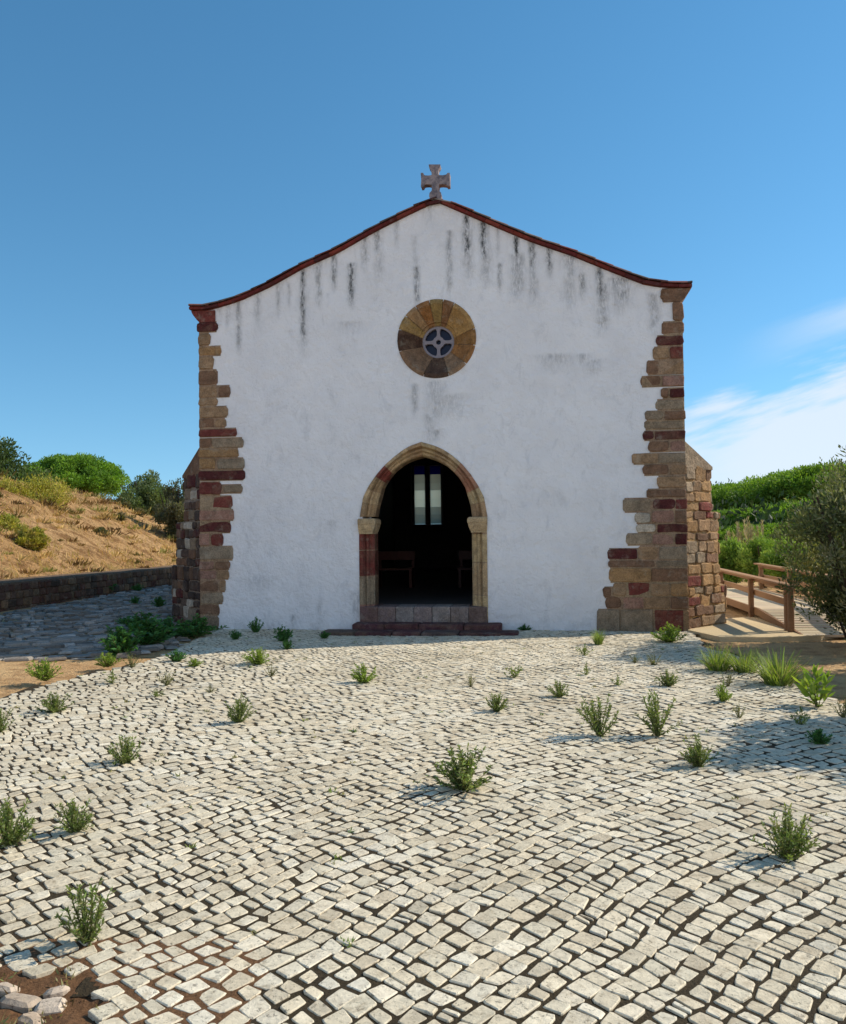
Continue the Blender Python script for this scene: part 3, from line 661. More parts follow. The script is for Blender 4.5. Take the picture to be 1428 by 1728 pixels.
# ---- pews inside
for (xa, xb, lab) in ((632, 696, 'dark wooden pew inside the chapel, left of the aisle'), (772, 830, 'dark wooden pew inside the chapel, right of the aisle')):
    ua = fac(xa, 960, 5.)[0]; ub = fac(xb, 960, 5.)[0]; p = FO+FU*((ua+ub)/2)+FV*5.0; p.z = ZTH-.03
    e = tag(empty('pew', p, -FA), lab, 'pew', 'wooden pews inside the chapel'); w = (ub-ua)/2
    mb = MB(); mb.box((-w, 0, .40), (w, .38, .44)); mb.build('seat', M['pew'], e)
    mb = MB(); mb.box((-w, .40, .62), (w, .43, .82)); mb.build('backrest', M['pew'], e)
    for x in (-w+.05, w-.05):
        mb = MB(); mb.box((x-.03, .02, 0), (x+.03, .399, .398)); mb.box((x-.03, .431, 0), (x+.03, .48, .80)); mb.build('leg', M['pew'], e)

# ------------------------------------------------------------------ ground
def sm(a, b, x): t_ = max(0, min(1, (x-a)/(b-a))); return t_*t_*(3-2*t_)
def gh(x, y):
    z = -.045
    d = math.hypot(x, y)
    if d < 60: z += .02*noise.noise((x*.6, y*.6, 0))
    z += 5.0*sm(45, 120, y)*sm(5, 40, x) + 9*sm(120, 420, y)*sm(-20, 120, x)
    z += 3.2*sm(-13, -20, x)*sm(60, 30, y) if x < -13 else 0
    return z
xs = [math.sinh(t_*.1)*2.2 for t_ in range(-80, 81)]
ys = [12+math.sinh(t_*.1)*2.2 for t_ in range(-80, 81)]
mb = MB(); vs = [(x, y, gh(x, y)) for y in ys for x in xs]; n = len(xs)
mb.add(vs, [(j*n+i, j*n+i+1, (j+1)*n+i+1, (j+1)*n+i) for j in range(len(ys)-1) for i in range(n-1)])
tag(mb.build('ground', M['earth'], smooth=True), kind='structure')

# ------------------------------------------------------------------ cobbled forecourt
g2 = lambda x, y: tuple(gnd(x, y))[:2]
YARD = [g2(*p) for p in ((0, 1180), (50, 1164), (100, 1150), (170, 1133), (240, 1117), (290, 1098))]
YARD += [tuple((FO+FU*(UL+.3)+FV*-.02)[:2]), tuple((FO+FU*(UR+.02)+FV*-.02)[:2])]
YARD += [g2(*p) for p in ((1190, 1092), (1260, 1112), (1320, 1140), (1390, 1172), (1428, 1190))]+[(5.2, 6.6), (6.4, 4.5), (6.2, 0), (2, -2.2), (-4, -2.2), (-7, 1), (-7.6, 5), (-6, 7.6)]
HOLE = [g2(*p) for p in ((-40, 1640), (60, 1636), (130, 1636), (158, 1664), (172, 1728), (60, 1800), (-60, 1770))]
def yz(x, y): return .016*noise.noise((x*.55, y*.55, 2))+.010*noise.noise((x*1.5, y*1.5, 7))
def lay(mb, region, holes, ang, wr, lr, warp, cols, r, gap=.006, hj=.005, ext=16, cen=(0, 7), bev=.007, jit=.13, var=.11):
    ca, sa = math.cos(ang), math.sin(ang); t_ = -ext; x0 = min(p[0] for p in region); x1 = max(p[0] for p in region); y0 = min(p[1] for p in region); y1 = max(p[1] for p in region)
    def P(s, t):
        x = cen[0]+s*ca-t*sa; y = cen[1]+s*sa+t*ca
        if warp: return (x+warp*math.sin(.75*y+.45*x+.6)+.06*noise.noise((x*1.2, y*1.2, 0)), y+warp*math.sin(.85*x+1.2-.2*y)+.06*noise.noise((x*1.2, y*1.2, 9)))
        return (x, y)
    while t_ < ext:
        w = r.uniform(*wr); s = -ext+r.uniform(0, .2)
        while s < ext:
            l = r.uniform(*lr)*(r.choice((1, 1, 1, 1.25, .75)))
            c = P(s+l/2, t_+w/2)
            if x0 < c[0] < x1 and y0 < c[1] < y1 and inpoly(c[0], c[1], region) and not any(inpoly(c[0], c[1], h) for h in holes):
                dist = math.hypot(c[0], c[1]); far = dist > 9.5
                parts = [(s, s+l, t_, t_+w)]
                if r.random() < .03 and not far: m_ = s+l*r.uniform(.4, .6); parts = [(s, m_, t_, t_+w), (m_, s+l, t_, t_+w)]
                for a, b, c0, c1 in parts:
                    if r.random() < .0003: continue
                    jj = min(b-a, c1-c0)*jit; k_ = gap*r.uniform(.6, 1.5)
                    if far: k_ *= 1.25
                    q = [P(x+r.uniform(-jj, jj), y+r.uniform(-jj, jj)) for x, y in ((a+k_, c0+k_), (b-k_, c0+k_), (b-k_, c1-k_), (a+k_, c1-k_))]
                    if not far:
                        pp = []
                        for i in range(4):
                            p_, pr, nx = q[i], q[i-1], q[(i+1) % 4]; k1, k2 = r.uniform(.03, .17), r.uniform(.03, .17)
                            pp += [(p_[0]+(pr[0]-p_[0])*k1, p_[1]+(pr[1]-p_[1])*k1), (p_[0]+(nx[0]-p_[0])*k2, p_[1]+(nx[1]-p_[1])*k2)]
                    else: pp = q
                    h = yz(*c)+r.uniform(-hj, hj)
                    mb.pillow(pp, lambda x, y, z: (x, y, z), -.03, h, bev*r.uniform(.7, 1.3), tone(r.choice(cols), var, r), 0, (r.uniform(-.05, .05), r.uniform(-.05, .05)), .8)
            s += l
        t_ += w
LIME = [(.69, .61, .445), (.72, .64, .475), (.66, .58, .42), (.70, .625, .47), (.59, .51, .365), (.68, .595, .43), (.74, .67, .515)]
mb = MB(); lay(mb, YARD, [HOLE], R(38), (.080, .108), (.078, .120), .26, LIME, random.Random(4), gap=.0070, hj=.003, bev=.0035, var=.09)
me_b = MB()
gx = [x*.25 for x in range(-34, 30)]; gy = [y*.25 for y in range(-10, 64)]
for i in range(len(gx)-1):
    for j in range(len(gy)-1):
        cx_, cy_ = gx[i]+.125, gy[j]+.125
        if inpoly(cx_, cy_, YARD) and not inpoly(cx_, cy_, HOLE):
            q = [(gx[i], gy[j]), (gx[i+1], gy[j]), (gx[i+1], gy[j+1]), (gx[i], gy[j+1])]
            mb.add([(x, y, yz(x, y)-.0055) for x, y in q], [(0, 1, 2, 3)], (1, 1, 1), 1)
tag(mb.build('pavement', [M['cobble'], M['soil']]), kind='structure')
t = NT('pale_bounce_ground'); c = t.mix(t.noise(2, 5), (.60, .55, .47), (.52, .47, .39)); c = t.mix(1.0, c, t.ramp(t.noise(60, 4, .7), (.3, .75), (.7, 1.1)), 'MULTIPLY'); t.bump(t.noise(60, 4, .7), .6, .02); M['bounce_ground'] = t.fin(c)
mb = MB(); mb.add([(-26, -40, -.012), (26, -40, -.012), (26, -2.3, -.012), (-26, -2.3, -.012)], [(0, 1, 2, 3)]); tag(mb.build('bounce_ground', M['bounce_ground']), kind='structure')  # unseen pale ground added behind the viewer to bounce light onto the facade
# bare soil where the cobbles are gone
mb = MB(); hc = (sum(p[0] for p in HOLE)/len(HOLE), sum(p[1] for p in HOLE)/len(HOLE)); N_ = 60; vs = []; r = random.Random(2)
for i in range(N_):
    for j in range(N_):
        x = hc[0]+(i/(N_-1)-.5)*1.5; y = hc[1]+(j/(N_-1)-.5)*.95; vs.append((x, y, yz(x, y)+(-.013+.016*noise.noise((x*7, y*7, 0))+.010*noise.noise((x*20, y*20, 4)) if inpoly(x, y, HOLE) else -.0045+.001*noise.noise((x*9, y*9, 1)))))
mb.add(vs, [(i*N_+j, (i+1)*N_+j, (i+1)*N_+j+1, i*N_+j+1) for i in range(N_-1) for j in range(N_-1)])
tag(mb.build('soil_patch', M['redsoil'], smooth=True), kind='structure')
LOOSE = [(35, 1690, .11, 'loose pale cobble lying in the bare soil patch, nearest the left edge'), (85, 1700, .09, 'loose pinkish cobble in the middle of the bare soil patch'), (95, 1672, .07, 'small loose cobble at the far rim of the bare soil patch'), (55, 1722, .08, 'loose cobble at the near side of the bare soil patch'), (12, 1668, .08, 'loose cobble by the left edge at the far rim of the bare soil patch')]
for x, y, sz, lb in LOOSE:
    p = gnd(x, y); mb = MB(); P = rpoly(-sz*.55, sz*.55, -sz*.4, sz*.4, .03, .016, r)
    an = r.uniform(-.5, .5); mb.pillow(P, lambda a, b, h: (a*math.cos(an)-b*math.sin(an), a*math.sin(an)+b*math.cos(an), h), -.03, .020, .012, tone(r.choice([(.50, .40, .30), (.56, .46, .35), (.44, .35, .26)]), .1, r), 0, (r.uniform(-.2, .2), r.uniform(-.2, .2)))
    o = mb.build('loose_cobble', M['cobble']); o.location = (p.x, p.y, -.006); tag(o, lb, 'cobble', 'loose cobbles in the soil patch')
# shaded rough stone path along the north flank
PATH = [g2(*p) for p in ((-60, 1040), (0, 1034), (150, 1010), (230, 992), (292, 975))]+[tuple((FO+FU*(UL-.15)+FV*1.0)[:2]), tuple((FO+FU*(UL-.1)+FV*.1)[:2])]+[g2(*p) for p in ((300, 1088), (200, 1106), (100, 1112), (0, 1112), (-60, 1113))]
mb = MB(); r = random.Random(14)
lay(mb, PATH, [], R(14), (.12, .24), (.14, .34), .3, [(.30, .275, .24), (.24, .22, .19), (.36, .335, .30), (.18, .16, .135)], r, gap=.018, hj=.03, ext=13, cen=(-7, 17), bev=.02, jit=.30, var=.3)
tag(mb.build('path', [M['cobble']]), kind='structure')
# sandy path to the walkway
SP = [g2(*p) for p in ((1161, 1066), (1185, 1060), (1212, 1048), (1300, 1040), (1420, 1050), (1440, 1066), (1385, 1076), (1290, 1079), (1215, 1078))]
mb = MB(); c_ = (sum(p[0] for p in SP)/len(SP), sum(p[1] for p in SP)/len(SP)); vs = [(c_[0], c_[1], .035)]; n = len(SP)
vs += [(x, y, .03) for x, y in SP]+[(x, y, -.08) for x, y in SP]
mb.add(vs, [(0, 1+(i+1) % n, 1+i) for i in range(n)]+[(1+i, 1+(i+1) % n, 1+n+(i+1) % n, 1+n+i) for i in range(n)])
o = mb.build('sand_path', M['sand']); tag(o, kind='structure')

# ------------------------------------------------------------------ hillside and low retaining wall
WA = gnd(-10, 1031); WB = gnd(291, 986); WA.z = 0; WB.z = 0
wd = (WB-WA).normalized(); wn_ = Vector((-wd.y, wd.x, 0)); wn_ = wn_ if wn_.x < 0 else -wn_
WA2 = WA-wd*7; WLEN = (WB-WA2).length+3
def wtop(s): return .66-.10*s/WLEN+.03*noise.noise((s*.8, 0, 0))
e = empty('stone_wall', WA2); tag(e, 'low rubble retaining wall at the foot of the dry slope', 'wall')
def w3(s, z, h): return wd*s+wn_*(-h)+Vector((0, 0, z))
mb = MB(); r = random.Random(31); z = -.08; row = 0
while z < .60:
    h = r.uniform(.10, .19); s = 0
    while s < WLEN:
        l = r.uniform(.14, .40); zt = z+h
        if zt < wtop(s)+.05: mb.pillow(rpoly(s+.006, s+l-.006, z+.006, min(zt, wtop(s))-.004, .04, .014, r), w3, -.1, .02+r.uniform(-.015, .02), .018, vary(r.choice([lin(122, 94, 72), lin(110, 82, 64), lin(136, 108, 82), lin(104, 68, 54), lin(92, 76, 62)]), .2, r), 0, (r.uniform(-.1, .1), r.uniform(-.1, .1)))
        s += l
    z += h
n = 60; vs = []
for i in range(n+1):
    s = WLEN*i/n; vs += [w3(s, -.1, -.01), w3(s, wtop(s)-.03, -.01), w3(s, wtop(s), -.06), w3(s, wtop(s)+.02, -.55), w3(s, .2, -.6)]
mb.add(vs, [(i*5+k, i*5+k+1, (i+1)*5+k+1, (i+1)*5+k) for i in range(n) for k in range(4)], lin(118, 98, 78))
mb.build('wall_face', M['stone'], e)
def hz(s, t):   # s along the wall, t metres behind it
    b = wtop(s)-.02
    k = 4.15*(1-math.exp(-(t/4.6)**1.35)) if t > 0 else 0
    fall = 1-.55*sm(17, 40, s)
    return b+k*fall+(.10*noise.noise((s*.5, t*.5, 0))+.05*noise.noise((s*1.7, t*1.7, 5)))*min(1, t/1.2)
def hp(s, t): q = WA2+wd*s+wn_*(.5+t); return Vector((q.x, q.y, hz(s, t)))
mb = MB(); ns, nt = 150, 60; vs = [hp(-6+66*i/ns, 30*(j/nt)**1.6) for i in range(ns+1) for j in range(nt+1)]
mb.add(vs, [(i*(nt+1)+j, (i+1)*(nt+1)+j, (i+1)*(nt+1)+j+1, i*(nt+1)+j+1) for i in range(ns) for j in range(nt)])
o = mb.build('hillside', M['hill'], smooth=True); tag(o, kind='structure')
def onhill(x, y):  # height of the slope under a plan position
    q = Vector((x, y, 0))-WA2; s = q.dot(wd); t_ = q.dot(wn_)-.5; return hz(s, max(0, t_))
r = random.Random(8); mb = MB()
for k in range(26000):
    s = r.uniform(-2, 40); t_ = 14*r.random()**1.3; 
    if noise.noise((s*.45, t_*.6, 3)) < r.uniform(-.35, .45): continue
    p = hp(s, t_); h = r.uniform(.04, .20); a = r.uniform(0, 6.28); lean = Vector((math.cos(a), math.sin(a), 0))*h*r.uniform(.2, .8); w = Vector((-math.sin(a), math.cos(a), 0))*.012
    mb.add([p-w, p+w, p+lean*.5+Vector((0, 0, h*.7))+w*.6, p+lean+Vector((0, 0, h))], [(0, 1, 2, 3)], vary(r.choice([lin(214, 182, 128), lin(198, 160, 106), lin(182, 150, 96), lin(172, 156, 92), lin(146, 120, 78)]), .15, r))
for k in range(1500):
    s = r.uniform(-2, 40); t_ = 10*r.random()
    if noise.noise((s*.35, t_*.5, 8)) < r.uniform(-.5, .35): continue
    p = hp(s, t_); rad = r.uniform(.08, .34)*(1 if r.random() < .85 else 1.6); base = r.choice([lin(150, 120, 70), lin(128, 96, 56), lin(146, 140, 74), lin(190, 158, 100), lin(112, 100, 54), lin(206, 172, 112), lin(98, 76, 46)])
    for q in range(30):
        a = r.uniform(0, 6.28); d = Vector((math.cos(a)*r.random(), math.sin(a)*r.random(), .2+r.random())).normalized(); b = p+Vector((math.cos(a), math.sin(a), 0))*rad*r.random(); w = d.orthogonal().normalized()*.022; h = rad*r.uniform(.3, .85)
        mb.add([b-w*.4, b+d*h*.5+w, b+d*h, b+d*h*.5-w], [(0, 1, 2, 3)], vary(base, .2, r))
tag(mb.build('dry_grass', M['leaf']), 'dry straw grass scattered over the ochre slope', 'grass', kind='stuff')

# ------------------------------------------------------------------ vegetation builders
def rdir(r):
    z = r.uniform(-1, 1); a = r.uniform(0, 6.283); q = math.sqrt(1-z*z); return Vector((q*math.cos(a), q*math.sin(a), z))
def leaf(mb, p, d, nrm, l, w, col):
    sd = d.cross(nrm); 
    if sd.length < 1e-4: sd = d.orthogonal()
    sd = sd.normalized()*w*.5; m = p+d*l*.45
    mb.add([p, m+sd, p+d*l, m-sd], [(0, 1, 2, 3)], col)
def bushy(r, stems, leaves, cols, spread=1.0, lsz=.13, lw=.35, up=1.0, curl=.3):
    """a weed one unit high: stems from the root, leaves along them"""
    F_, T_ = MB(), MB()
    for k in range(stems):
        a = r.uniform(0, 6.283); out = abs(r.gauss(0, .95))*spread; L_ = r.uniform(.6, 1.05)*(1-.18*min(out, 1.2)); d = Vector((math.cos(a)*out, math.sin(a)*out, up)).normalized()
        pts = []; p = Vector((r.uniform(-.04, .04), r.uniform(-.04, .04), -.03))
        for i in range(6):
            pts.append(p.copy()); d = (d+Vector((0, 0, curl*.12))+rdir(r)*.07).normalized(); p = p+d*L_/5
        T_.tube(pts, [.012, .011, .010, .008, .006, .004], 4, vary((.13, .14, .05), .2, r))
        for q in range(leaves):
            f = (r.random()**.75)*.95+.05; i = min(4, int(f*5)); b = pts[i].lerp(pts[i+1], f*5-i); dd = (pts[i+1]-pts[i]).normalized(); ld = (rdir(r)*.9+dd*.7+Vector((0, 0, .15))).normalized()
            leaf(F_, b, ld, (rdir(r)+Vector((0, 0, 1.2))).normalized(), lsz*r.uniform(.6, 1.25), lsz*lw*r.uniform(.8, 1.2), vary(r.choice(cols), .22, r))
    return F_, T_
def grassy(r, n, cols, spread=.6, w=.035):
    F_ = MB()
    for k in range(n):
        a = r.uniform(0, 6.283); o_ = r.random()**.7*.28; p = Vector((math.cos(a)*o_, math.sin(a)*o_, -.03)); a2 = a+r.uniform(-.7, .7); L_ = r.uniform(.5, 1.1); d = Vector((math.cos(a2)*spread*r.random(), math.sin(a2)*spread*r.random(), 1)).normalized(); bend = r.uniform(.05, .35); sd = Vector((-math.sin(a2), math.cos(a2), 0))*w*.5; vs = []
        for i in range(5):
            t_ = i/4; q = p+d*L_*t_+Vector((math.cos(a2), math.sin(a2), -.6))*bend*t_*t_*L_; k_ = 1-t_*.85; vs += [q-sd*k_, q+sd*k_]
        F_.add(vs, [(2*i, 2*i+1, 2*i+3, 2*i+2) for i in range(4)], vary(r.choice(cols), .2, r))
    return F_
G1 = [(.17, .235, .06), (.22, .285, .08), (.13, .185, .05), (.27, .32, .11), (.24, .235, .11)]
G2 = [(.24, .34, .05), (.29, .38, .06), (.19, .28, .04)]      # yellow green
G3 = [(.07, .19, .05), (.055, .14, .04), (.10, .25, .06)]    # dark
G4 = [(.28, .26, .11), (.22, .22, .09), (.32, .29, .14), (.18, .21, .08)]  # dry
def proto(F_, T_=None):
    e = empty('weed'); F_.build('foliage', M['leaf'], e)
    if T_ and T_.v: T_.build('stems', M['leaf'], e)
    return e
pr = random.Random(77)
PRO = {'bush': [proto(*bushy(pr, 46, 40, G1, 1.0, .095)) for _ in range(3)], 'tall': [proto(*bushy(pr, 22, 46, G1, .6, .095, .3, 1.2)) for _ in range(2)],
       'lush': [proto(*bushy(pr, 44, 32, G2, 1.0, .11)) for _ in range(2)], 'dark': [proto(*bushy(pr, 40, 34, G3, 1.0, .13, .45)) for _ in range(2)], 'dry': [proto(*bushy(pr, 24, 14, G4, 1.0, .10, .3)) for _ in range(2)],
       'grass': [proto(grassy(pr, 240, G2+G1, 1.0, .04)) for _ in range(2)], 'broad': [proto(*bushy(pr, 12, 6, G2, .8, .38, .38))], 'small': [proto(*bushy(pr, 12, 14, G1, 1.1, .2, .35)) for _ in range(2)]}
used = set()
WEEDS = [ # x, y of the root, height px, width px, kind, label
 (785, 1332, 74, 112, 'bush', 'broad bushy green weed alone in the middle of the cobbles, in line with the door'),
 (1012, 1241, 74, 62, 'tall', 'tall leaning spiky weed, left one of the pair on the right of the cobbles'),
 (1110, 1240, 74, 62, 'tall', 'tall upright weed, right one of the pair on the right of the cobbles'),
 (1180, 1293, 54, 60, 'bush', 'compact round weed just in front of the tall pair on the right'),
 (1328, 1448, 92, 92, 'bush', 'large green weed with raised stems at the lower right of the cobbles'),
 (212, 1287, 50, 58, 'bush', 'bushy weed on the left half of the cobbles, with a shadow to its left'),
 (403, 1220, 50, 48, 'bush', 'upright green weed left of centre, between the near cobbles and the shadow edge'),
 (92, 1202, 34, 60, 'bush', 'low wide weed on the left, near the earth edge of the cobbles'),
 (-2, 1236, 46, 44, 'bush', 'weed cut by the left edge of the view, below the earth strip'),
 (14, 1424, 84, 86, 'bush', 'big dense weed at the left edge of the view'),
 (125, 1402, 60, 66, 'bush', 'round dense weed just right of the big one at the left edge'),
 (148, 1590, 105, 92, 'tall', 'nearest weed, with two raised clusters above the bare soil patch'),
 (615, 1152, 34, 46, 'lush', 'small light green weed in front of the doorsteps, left of the doorway axis'),
 (77, 1147, 38, 58, 'lush', 'bright yellow-green round weed on the bare earth at the left'),
 (182, 1124, 26, 42, 'lush', 'bright yellow-green weed at the tip of the dark leafy clump'),
 (222, 1126, 28, 34, 'dry', 'pale thin weed at the shadow edge beside the dark leafy clump'),
 (437, 1121, 30, 48, 'lush', 'bright yellow-green tuft at the shadow edge, left of the doorway'),
 (457, 1141, 24, 26, 'dry', 'pale dry weed just below the bright tuft at the shadow edge'),
 (190, 1153, 24, 26, 'small', 'small weed on the left cobbles below the yellow-green weed'),
 (281, 1156, 26, 40, 'dry', 'brownish wide weed on the left cobbles near the shadow edge'),
 (264, 1174, 12, 30, 'small', 'tiny flat dark weed below the brownish wide one'),
 (354, 1168, 14, 24, 'dry', 'tiny brown weed on the cobbles right of the brownish wide one'),
 (298, 1116, 22, 28, 'dark', 'small dark weed in the shade right of the dark leafy clump'),
 (328, 1124, 16, 28, 'lush', 'tiny light green weed right on the shadow edge, left part'),
 (838, 1199, 34, 42, 'bush', 'small green weed right of the axis, with a shadow to its left'),
 (795, 1158, 26, 22, 'dry', 'thin pale weed up the cobbles in line with the right door jamb'),
 (868, 1143, 26, 32, 'small', 'small open weed on the upper cobbles right of the doorway'),
 (944, 1176, 30, 38, 'bush', 'small rounded weed left of and above the tall pair'),
 (986, 1106, 22, 26, 'small', 'small weed near the shadow edge in front of the right corner stones'),
 (990, 1139, 22, 20, 'small', 'tiny thin weed between the shadow edge and the small rounded weed'),
 (1042, 1157, 20, 22, 'small', 'tiny dark weed above and between the tall pair'),
 (1127, 1158, 30, 40, 'bush', 'rounded weed above the right one of the tall pair'),
 (1105, 1122, 24, 32, 'dry', 'brownish small weed at the upper right of the cobbles'),
 (1072, 1118, 16, 24, 'dry', 'tiny brown weed left of the brownish small weed'),
 (1219, 1184, 34, 32, 'lush', 'upright light green weed below the grass tufts on the right'),
 (1229, 1157, 26, 32, 'dry', 'pale weed between the grass tufts and the upright light green weed'),
 (1248, 1212, 30, 28, 'dry', 'thin dry weed below the upright light green weed'),
 (1352, 1224, 34, 34, 'small', 'weed at the rim of the tree shadow on the right'),
 (1382, 1256, 30, 40, 'dark', 'dark weed inside the tree shadow at the right edge'),
 (1010, 1086, 28, 22, 'grass', 'thin grass tuft at the foot of the right corner stones'),
 (1132, 1083, 32, 62, 'lush', 'lush green weed against the foot of the right corner'),
 (1212, 1132, 48, 56, 'grass', 'green grass tuft at the right edge of the cobbles, the farthest of the row'),
 (1255, 1134, 48, 56, 'grass', 'green grass tuft at the right edge of the cobbles, second of the row'),
 (1314, 1154, 62, 78, 'grass', 'largest grass tuft in the row along the right edge of the cobbles'),
 (1380, 1192, 64, 66, 'broad', 'broad-leaved yellow-green weed at the right edge of the cobbles'),
 (1424, 1212, 44, 44, 'dry', 'brownish weed cut by the right edge of the view beside the broad-leaved one'),
 (432, 1067, 28, 20, 'dark', 'dark weed standing against the shaded wall left of the doorway'),
 (478, 1082, 28, 36, 'dark', 'wide dark weed in the shade left of the doorsteps'),
 (485, 1096, 20, 22, 'dark', 'small dark weed just in front of the wide dark one'),
 (397, 1079, 18, 22, 'dark', 'small dark weed near the foot of the left corner stones'),
 (548, 1077, 14, 20, 'dark', 'tiny dark weed beside the left end of the doorsteps'),
 (886, 1064, 12, 22, 'dark', 'tiny dark weed beside the right end of the doorsteps'),
 (203, 1103, 52, 86, 'dark', 'nearest dark green bush of the leafy clump left of the chapel'),
 (248, 1088, 50, 96, 'dark', 'middle dark green bush of the leafy clump left of the chapel'),
 (288, 1072, 32, 84, 'dark', 'low far bush of the leafy clump left of the chapel'),
 (236, 1064, 34, 74, 'dark', 'rear bush of the leafy clump, beside the shaded path'),
 (330, 1074, 38, 72, 'dark', 'dark green bush against the foot of the left corner stones'),
 (172, 1002, 26, 46, 'dark', 'dark bush growing at the foot of the low rubble wall'),
 (228, 1020, 16, 20, 'dark', 'small dark weed on the shaded path near the buttress'),
 (232, 998, 14, 20, 'dark', 'small dark weed on the shaded path by the low wall'),
 (268, 1024, 20, 24, 'dark', 'dark weed at the foot of the left buttress'),
]
wr_ = random.Random(5)
for x, y, hp_, wp_, kind, lb in WEEDS:
    L_ = PRO[kind]; p0 = L_[wr_.randrange(len(L_))]
    o = p0 if p0.name not in used else copy_tree(p0); used.add(p0.name)
    p = gnd(x, y); k = p.y/F; h = hp_*k*1.02; w = wp_*k*1.1
    wid = {'bush': 1.15, 'tall': .85, 'lush': 1.15, 'dark': 1.15, 'dry': 1.15, 'grass': 1.15, 'broad': 1.1, 'small': 1.25}[kind]
    o.location = (p.x, p.y, -.005); o.scale = (w/wid, w/wid, h); o.rotation_euler = (0, 0, wr_.uniform(0, 6.28))
    tag(o, lb, 'weed', 'weeds growing between the cobbles' if y > 1100 or x > 1000 else 'plants in the chapel shade')
for L_ in PRO.values():
    for p0 in L_:
        if p0.name not in used:
            for ch in list(p0.children): bpy.data.objects.remove(ch)
            bpy.data.objects.remove(p0)

r = random.Random(63); mb = MB()
for k in range(700):
    x, y = r.uniform(-5.5, 5.2), r.uniform(2.4, 13.4)
    if not inpoly(x, y, YARD) or noise.noise((x*.7, y*.7, 11)) < r.uniform(-.3, .5): continue
    base = r.choice(G1+G4+G4); h = r.uniform(.015, .045)
    for q in range(r.randrange(5, 12)):
        d = (rdir(r)*.8+Vector((0, 0, .8))).normalized(); leaf(mb, Vector((x+r.uniform(-.02, .02), y+r.uniform(-.02, .02), yz(x, y)-.006)), d, rdir(r), h*r.uniform(.6, 1.2), .008, vary(base, .2, r))
for k in range(150):
    x = hc[0]+r.uniform(-.75, .75); y = hc[1]+r.uniform(-.45, .45)
    if not inpoly(x, y, HOLE): continue
    base = r.choice(G4+[(.20, .12, .06), (.16, .10, .05)]); h = r.uniform(.015, .05)
    for q in range(9): leaf(mb, Vector((x+r.uniform(-.03, .03), y+r.uniform(-.03, .03), yz(x, y)-.012)), (rdir(r)+Vector((0, 0, .6))).normalized(), rdir(r), h*r.uniform(.6, 1.2), .006, vary(base, .25, r))
tag(mb.build('joint_sprouts', M['leaf']), 'tiny dry sprouts growing in the joints of the cobbles', 'sprouts', kind='stuff')
# trees and shrubs -------------------------------------------------
def clumps(mb, r, cl, per, lsz, cols, lw=.5, upb=.5):
    for (c, rad, flat) in cl:
        base = r.choice(cols)
        for k in range(per):
            d = rdir(r); q = rad*(r.random()**.45); p = c+Vector((d.x*q, d.y*q, d.z*q*flat)); ld = (d+rdir(r)*.9+Vector((0, 0, upb))).normalized()
            leaf(mb, p, ld, rdir(r), lsz*r.uniform(.6, 1.3), lsz*lw*r.uniform(.7, 1.2), vary(base, .22, r))
def stone_pine(r, W_, H_, crown_h, per=70, n=110, lsz=.3, cols=None):
    """umbrella pine: bare forking trunk under a dome"""
    e = empty('stone_pine'); T_ = MB(); zc = H_-crown_h
    T_.tube([(0, 0, -.3), (.1, .05, zc*.5), (.05, .1, zc+.15*crown_h)], [.26, .2, .15], 8)
    cl = []
    for k in range(n):
        a = r.uniform(0, 6.283); q = math.sqrt(r.random()); x, y = math.cos(a)*q*W_/2, math.sin(a)*q*W_/2
        z = zc+crown_h*(.12+.80*math.sqrt(max(0, 1-q*q*.96)))*(r.uniform(.88, 1.04) if k % 3 else r.uniform(.3, .8)); cl.append((Vector((x, y, z)), W_*r.uniform(.06, .10), .6))
    for k in range(9):
        a = k*.7+r.uniform(-.2, .2); q = W_*r.uniform(.2, .38); T_.tube([(.05, .1, zc*.8), (math.cos(a)*q*.5, math.sin(a)*q*.5, zc+crown_h*.25), (math.cos(a)*q, math.sin(a)*q, zc+crown_h*.55)], [.12, .08, .04], 5)
    T_.build('trunk', M['bark'], e); F_ = MB(); clumps(F_, r, cl, per, lsz, cols or [(.06, .12, .02), (.08, .15, .025), (.045, .095, .018)]); F_.build('crown', M['leaf'], e); return e
def shrub(r, W_, H_, n, per, lsz, cols, name='shrub', lw=.5, spike=0.0, base=.0, stems=8, D_=None):
    e = empty(name); T_ = MB(); cl = []; D_ = D_ or W_
    for k in range(stems):
        a = r.uniform(0, 6.283); q = r.uniform(.1, .35); T_.tube([(0, 0, -.15), (math.cos(a)*q*W_*.5, math.sin(a)*q*D_*.5, H_*.35), (math.cos(a)*q*W_, math.sin(a)*q*D_, H_*r.uniform(.6, .85))], [.02*H_+.01, .014*H_, .006*H_], 5)
    for k in range(n):
        d = rdir(r); q = r.random()**.4; zz = d.z*q*.5+.5; wz = .55+.45*math.sin(min(1, zz*1.15)*math.pi)
        c = Vector((d.x*q*W_*.46*wz, d.y*q*D_*.46*wz, base+H_*(.08+.86*zz))); c += rdir(r)*W_*.04; cl.append((c, W_*r.uniform(.07, .13), .9))
    T_.build('stems', M['bark'], e); F_ = MB(); clumps(F_, r, cl, per, lsz, cols, lw, .5+spike)
    if spike:
        for k in range(int(n*1.5)):
            c, rad, _ = r.choice(cl); d = (rdir(r)*.6+Vector((0, 0, 1))).normalized(); L_ = rad*r.uniform(1.2, 2.2)
            for i in range(14):
                p = c+d*L_*i/14; leaf(F_, p, (d+rdir(r)*.7).normalized(), rdir(r), lsz*r.uniform(.6, 1.1), lsz*lw*.7, vary(r.choice(cols), .2, r))
    F_.build('foliage', M['leaf'], e); return e
def put(e, x, y, depth, z=None, rot=0, s=1.0):
    p = at(x, y, depth); e.location = (p.x, p.y, p.z if z is None else z); e.rotation_euler = (0, 0, rot); e.scale = (s, s, s); return p
vr = random.Random(99)
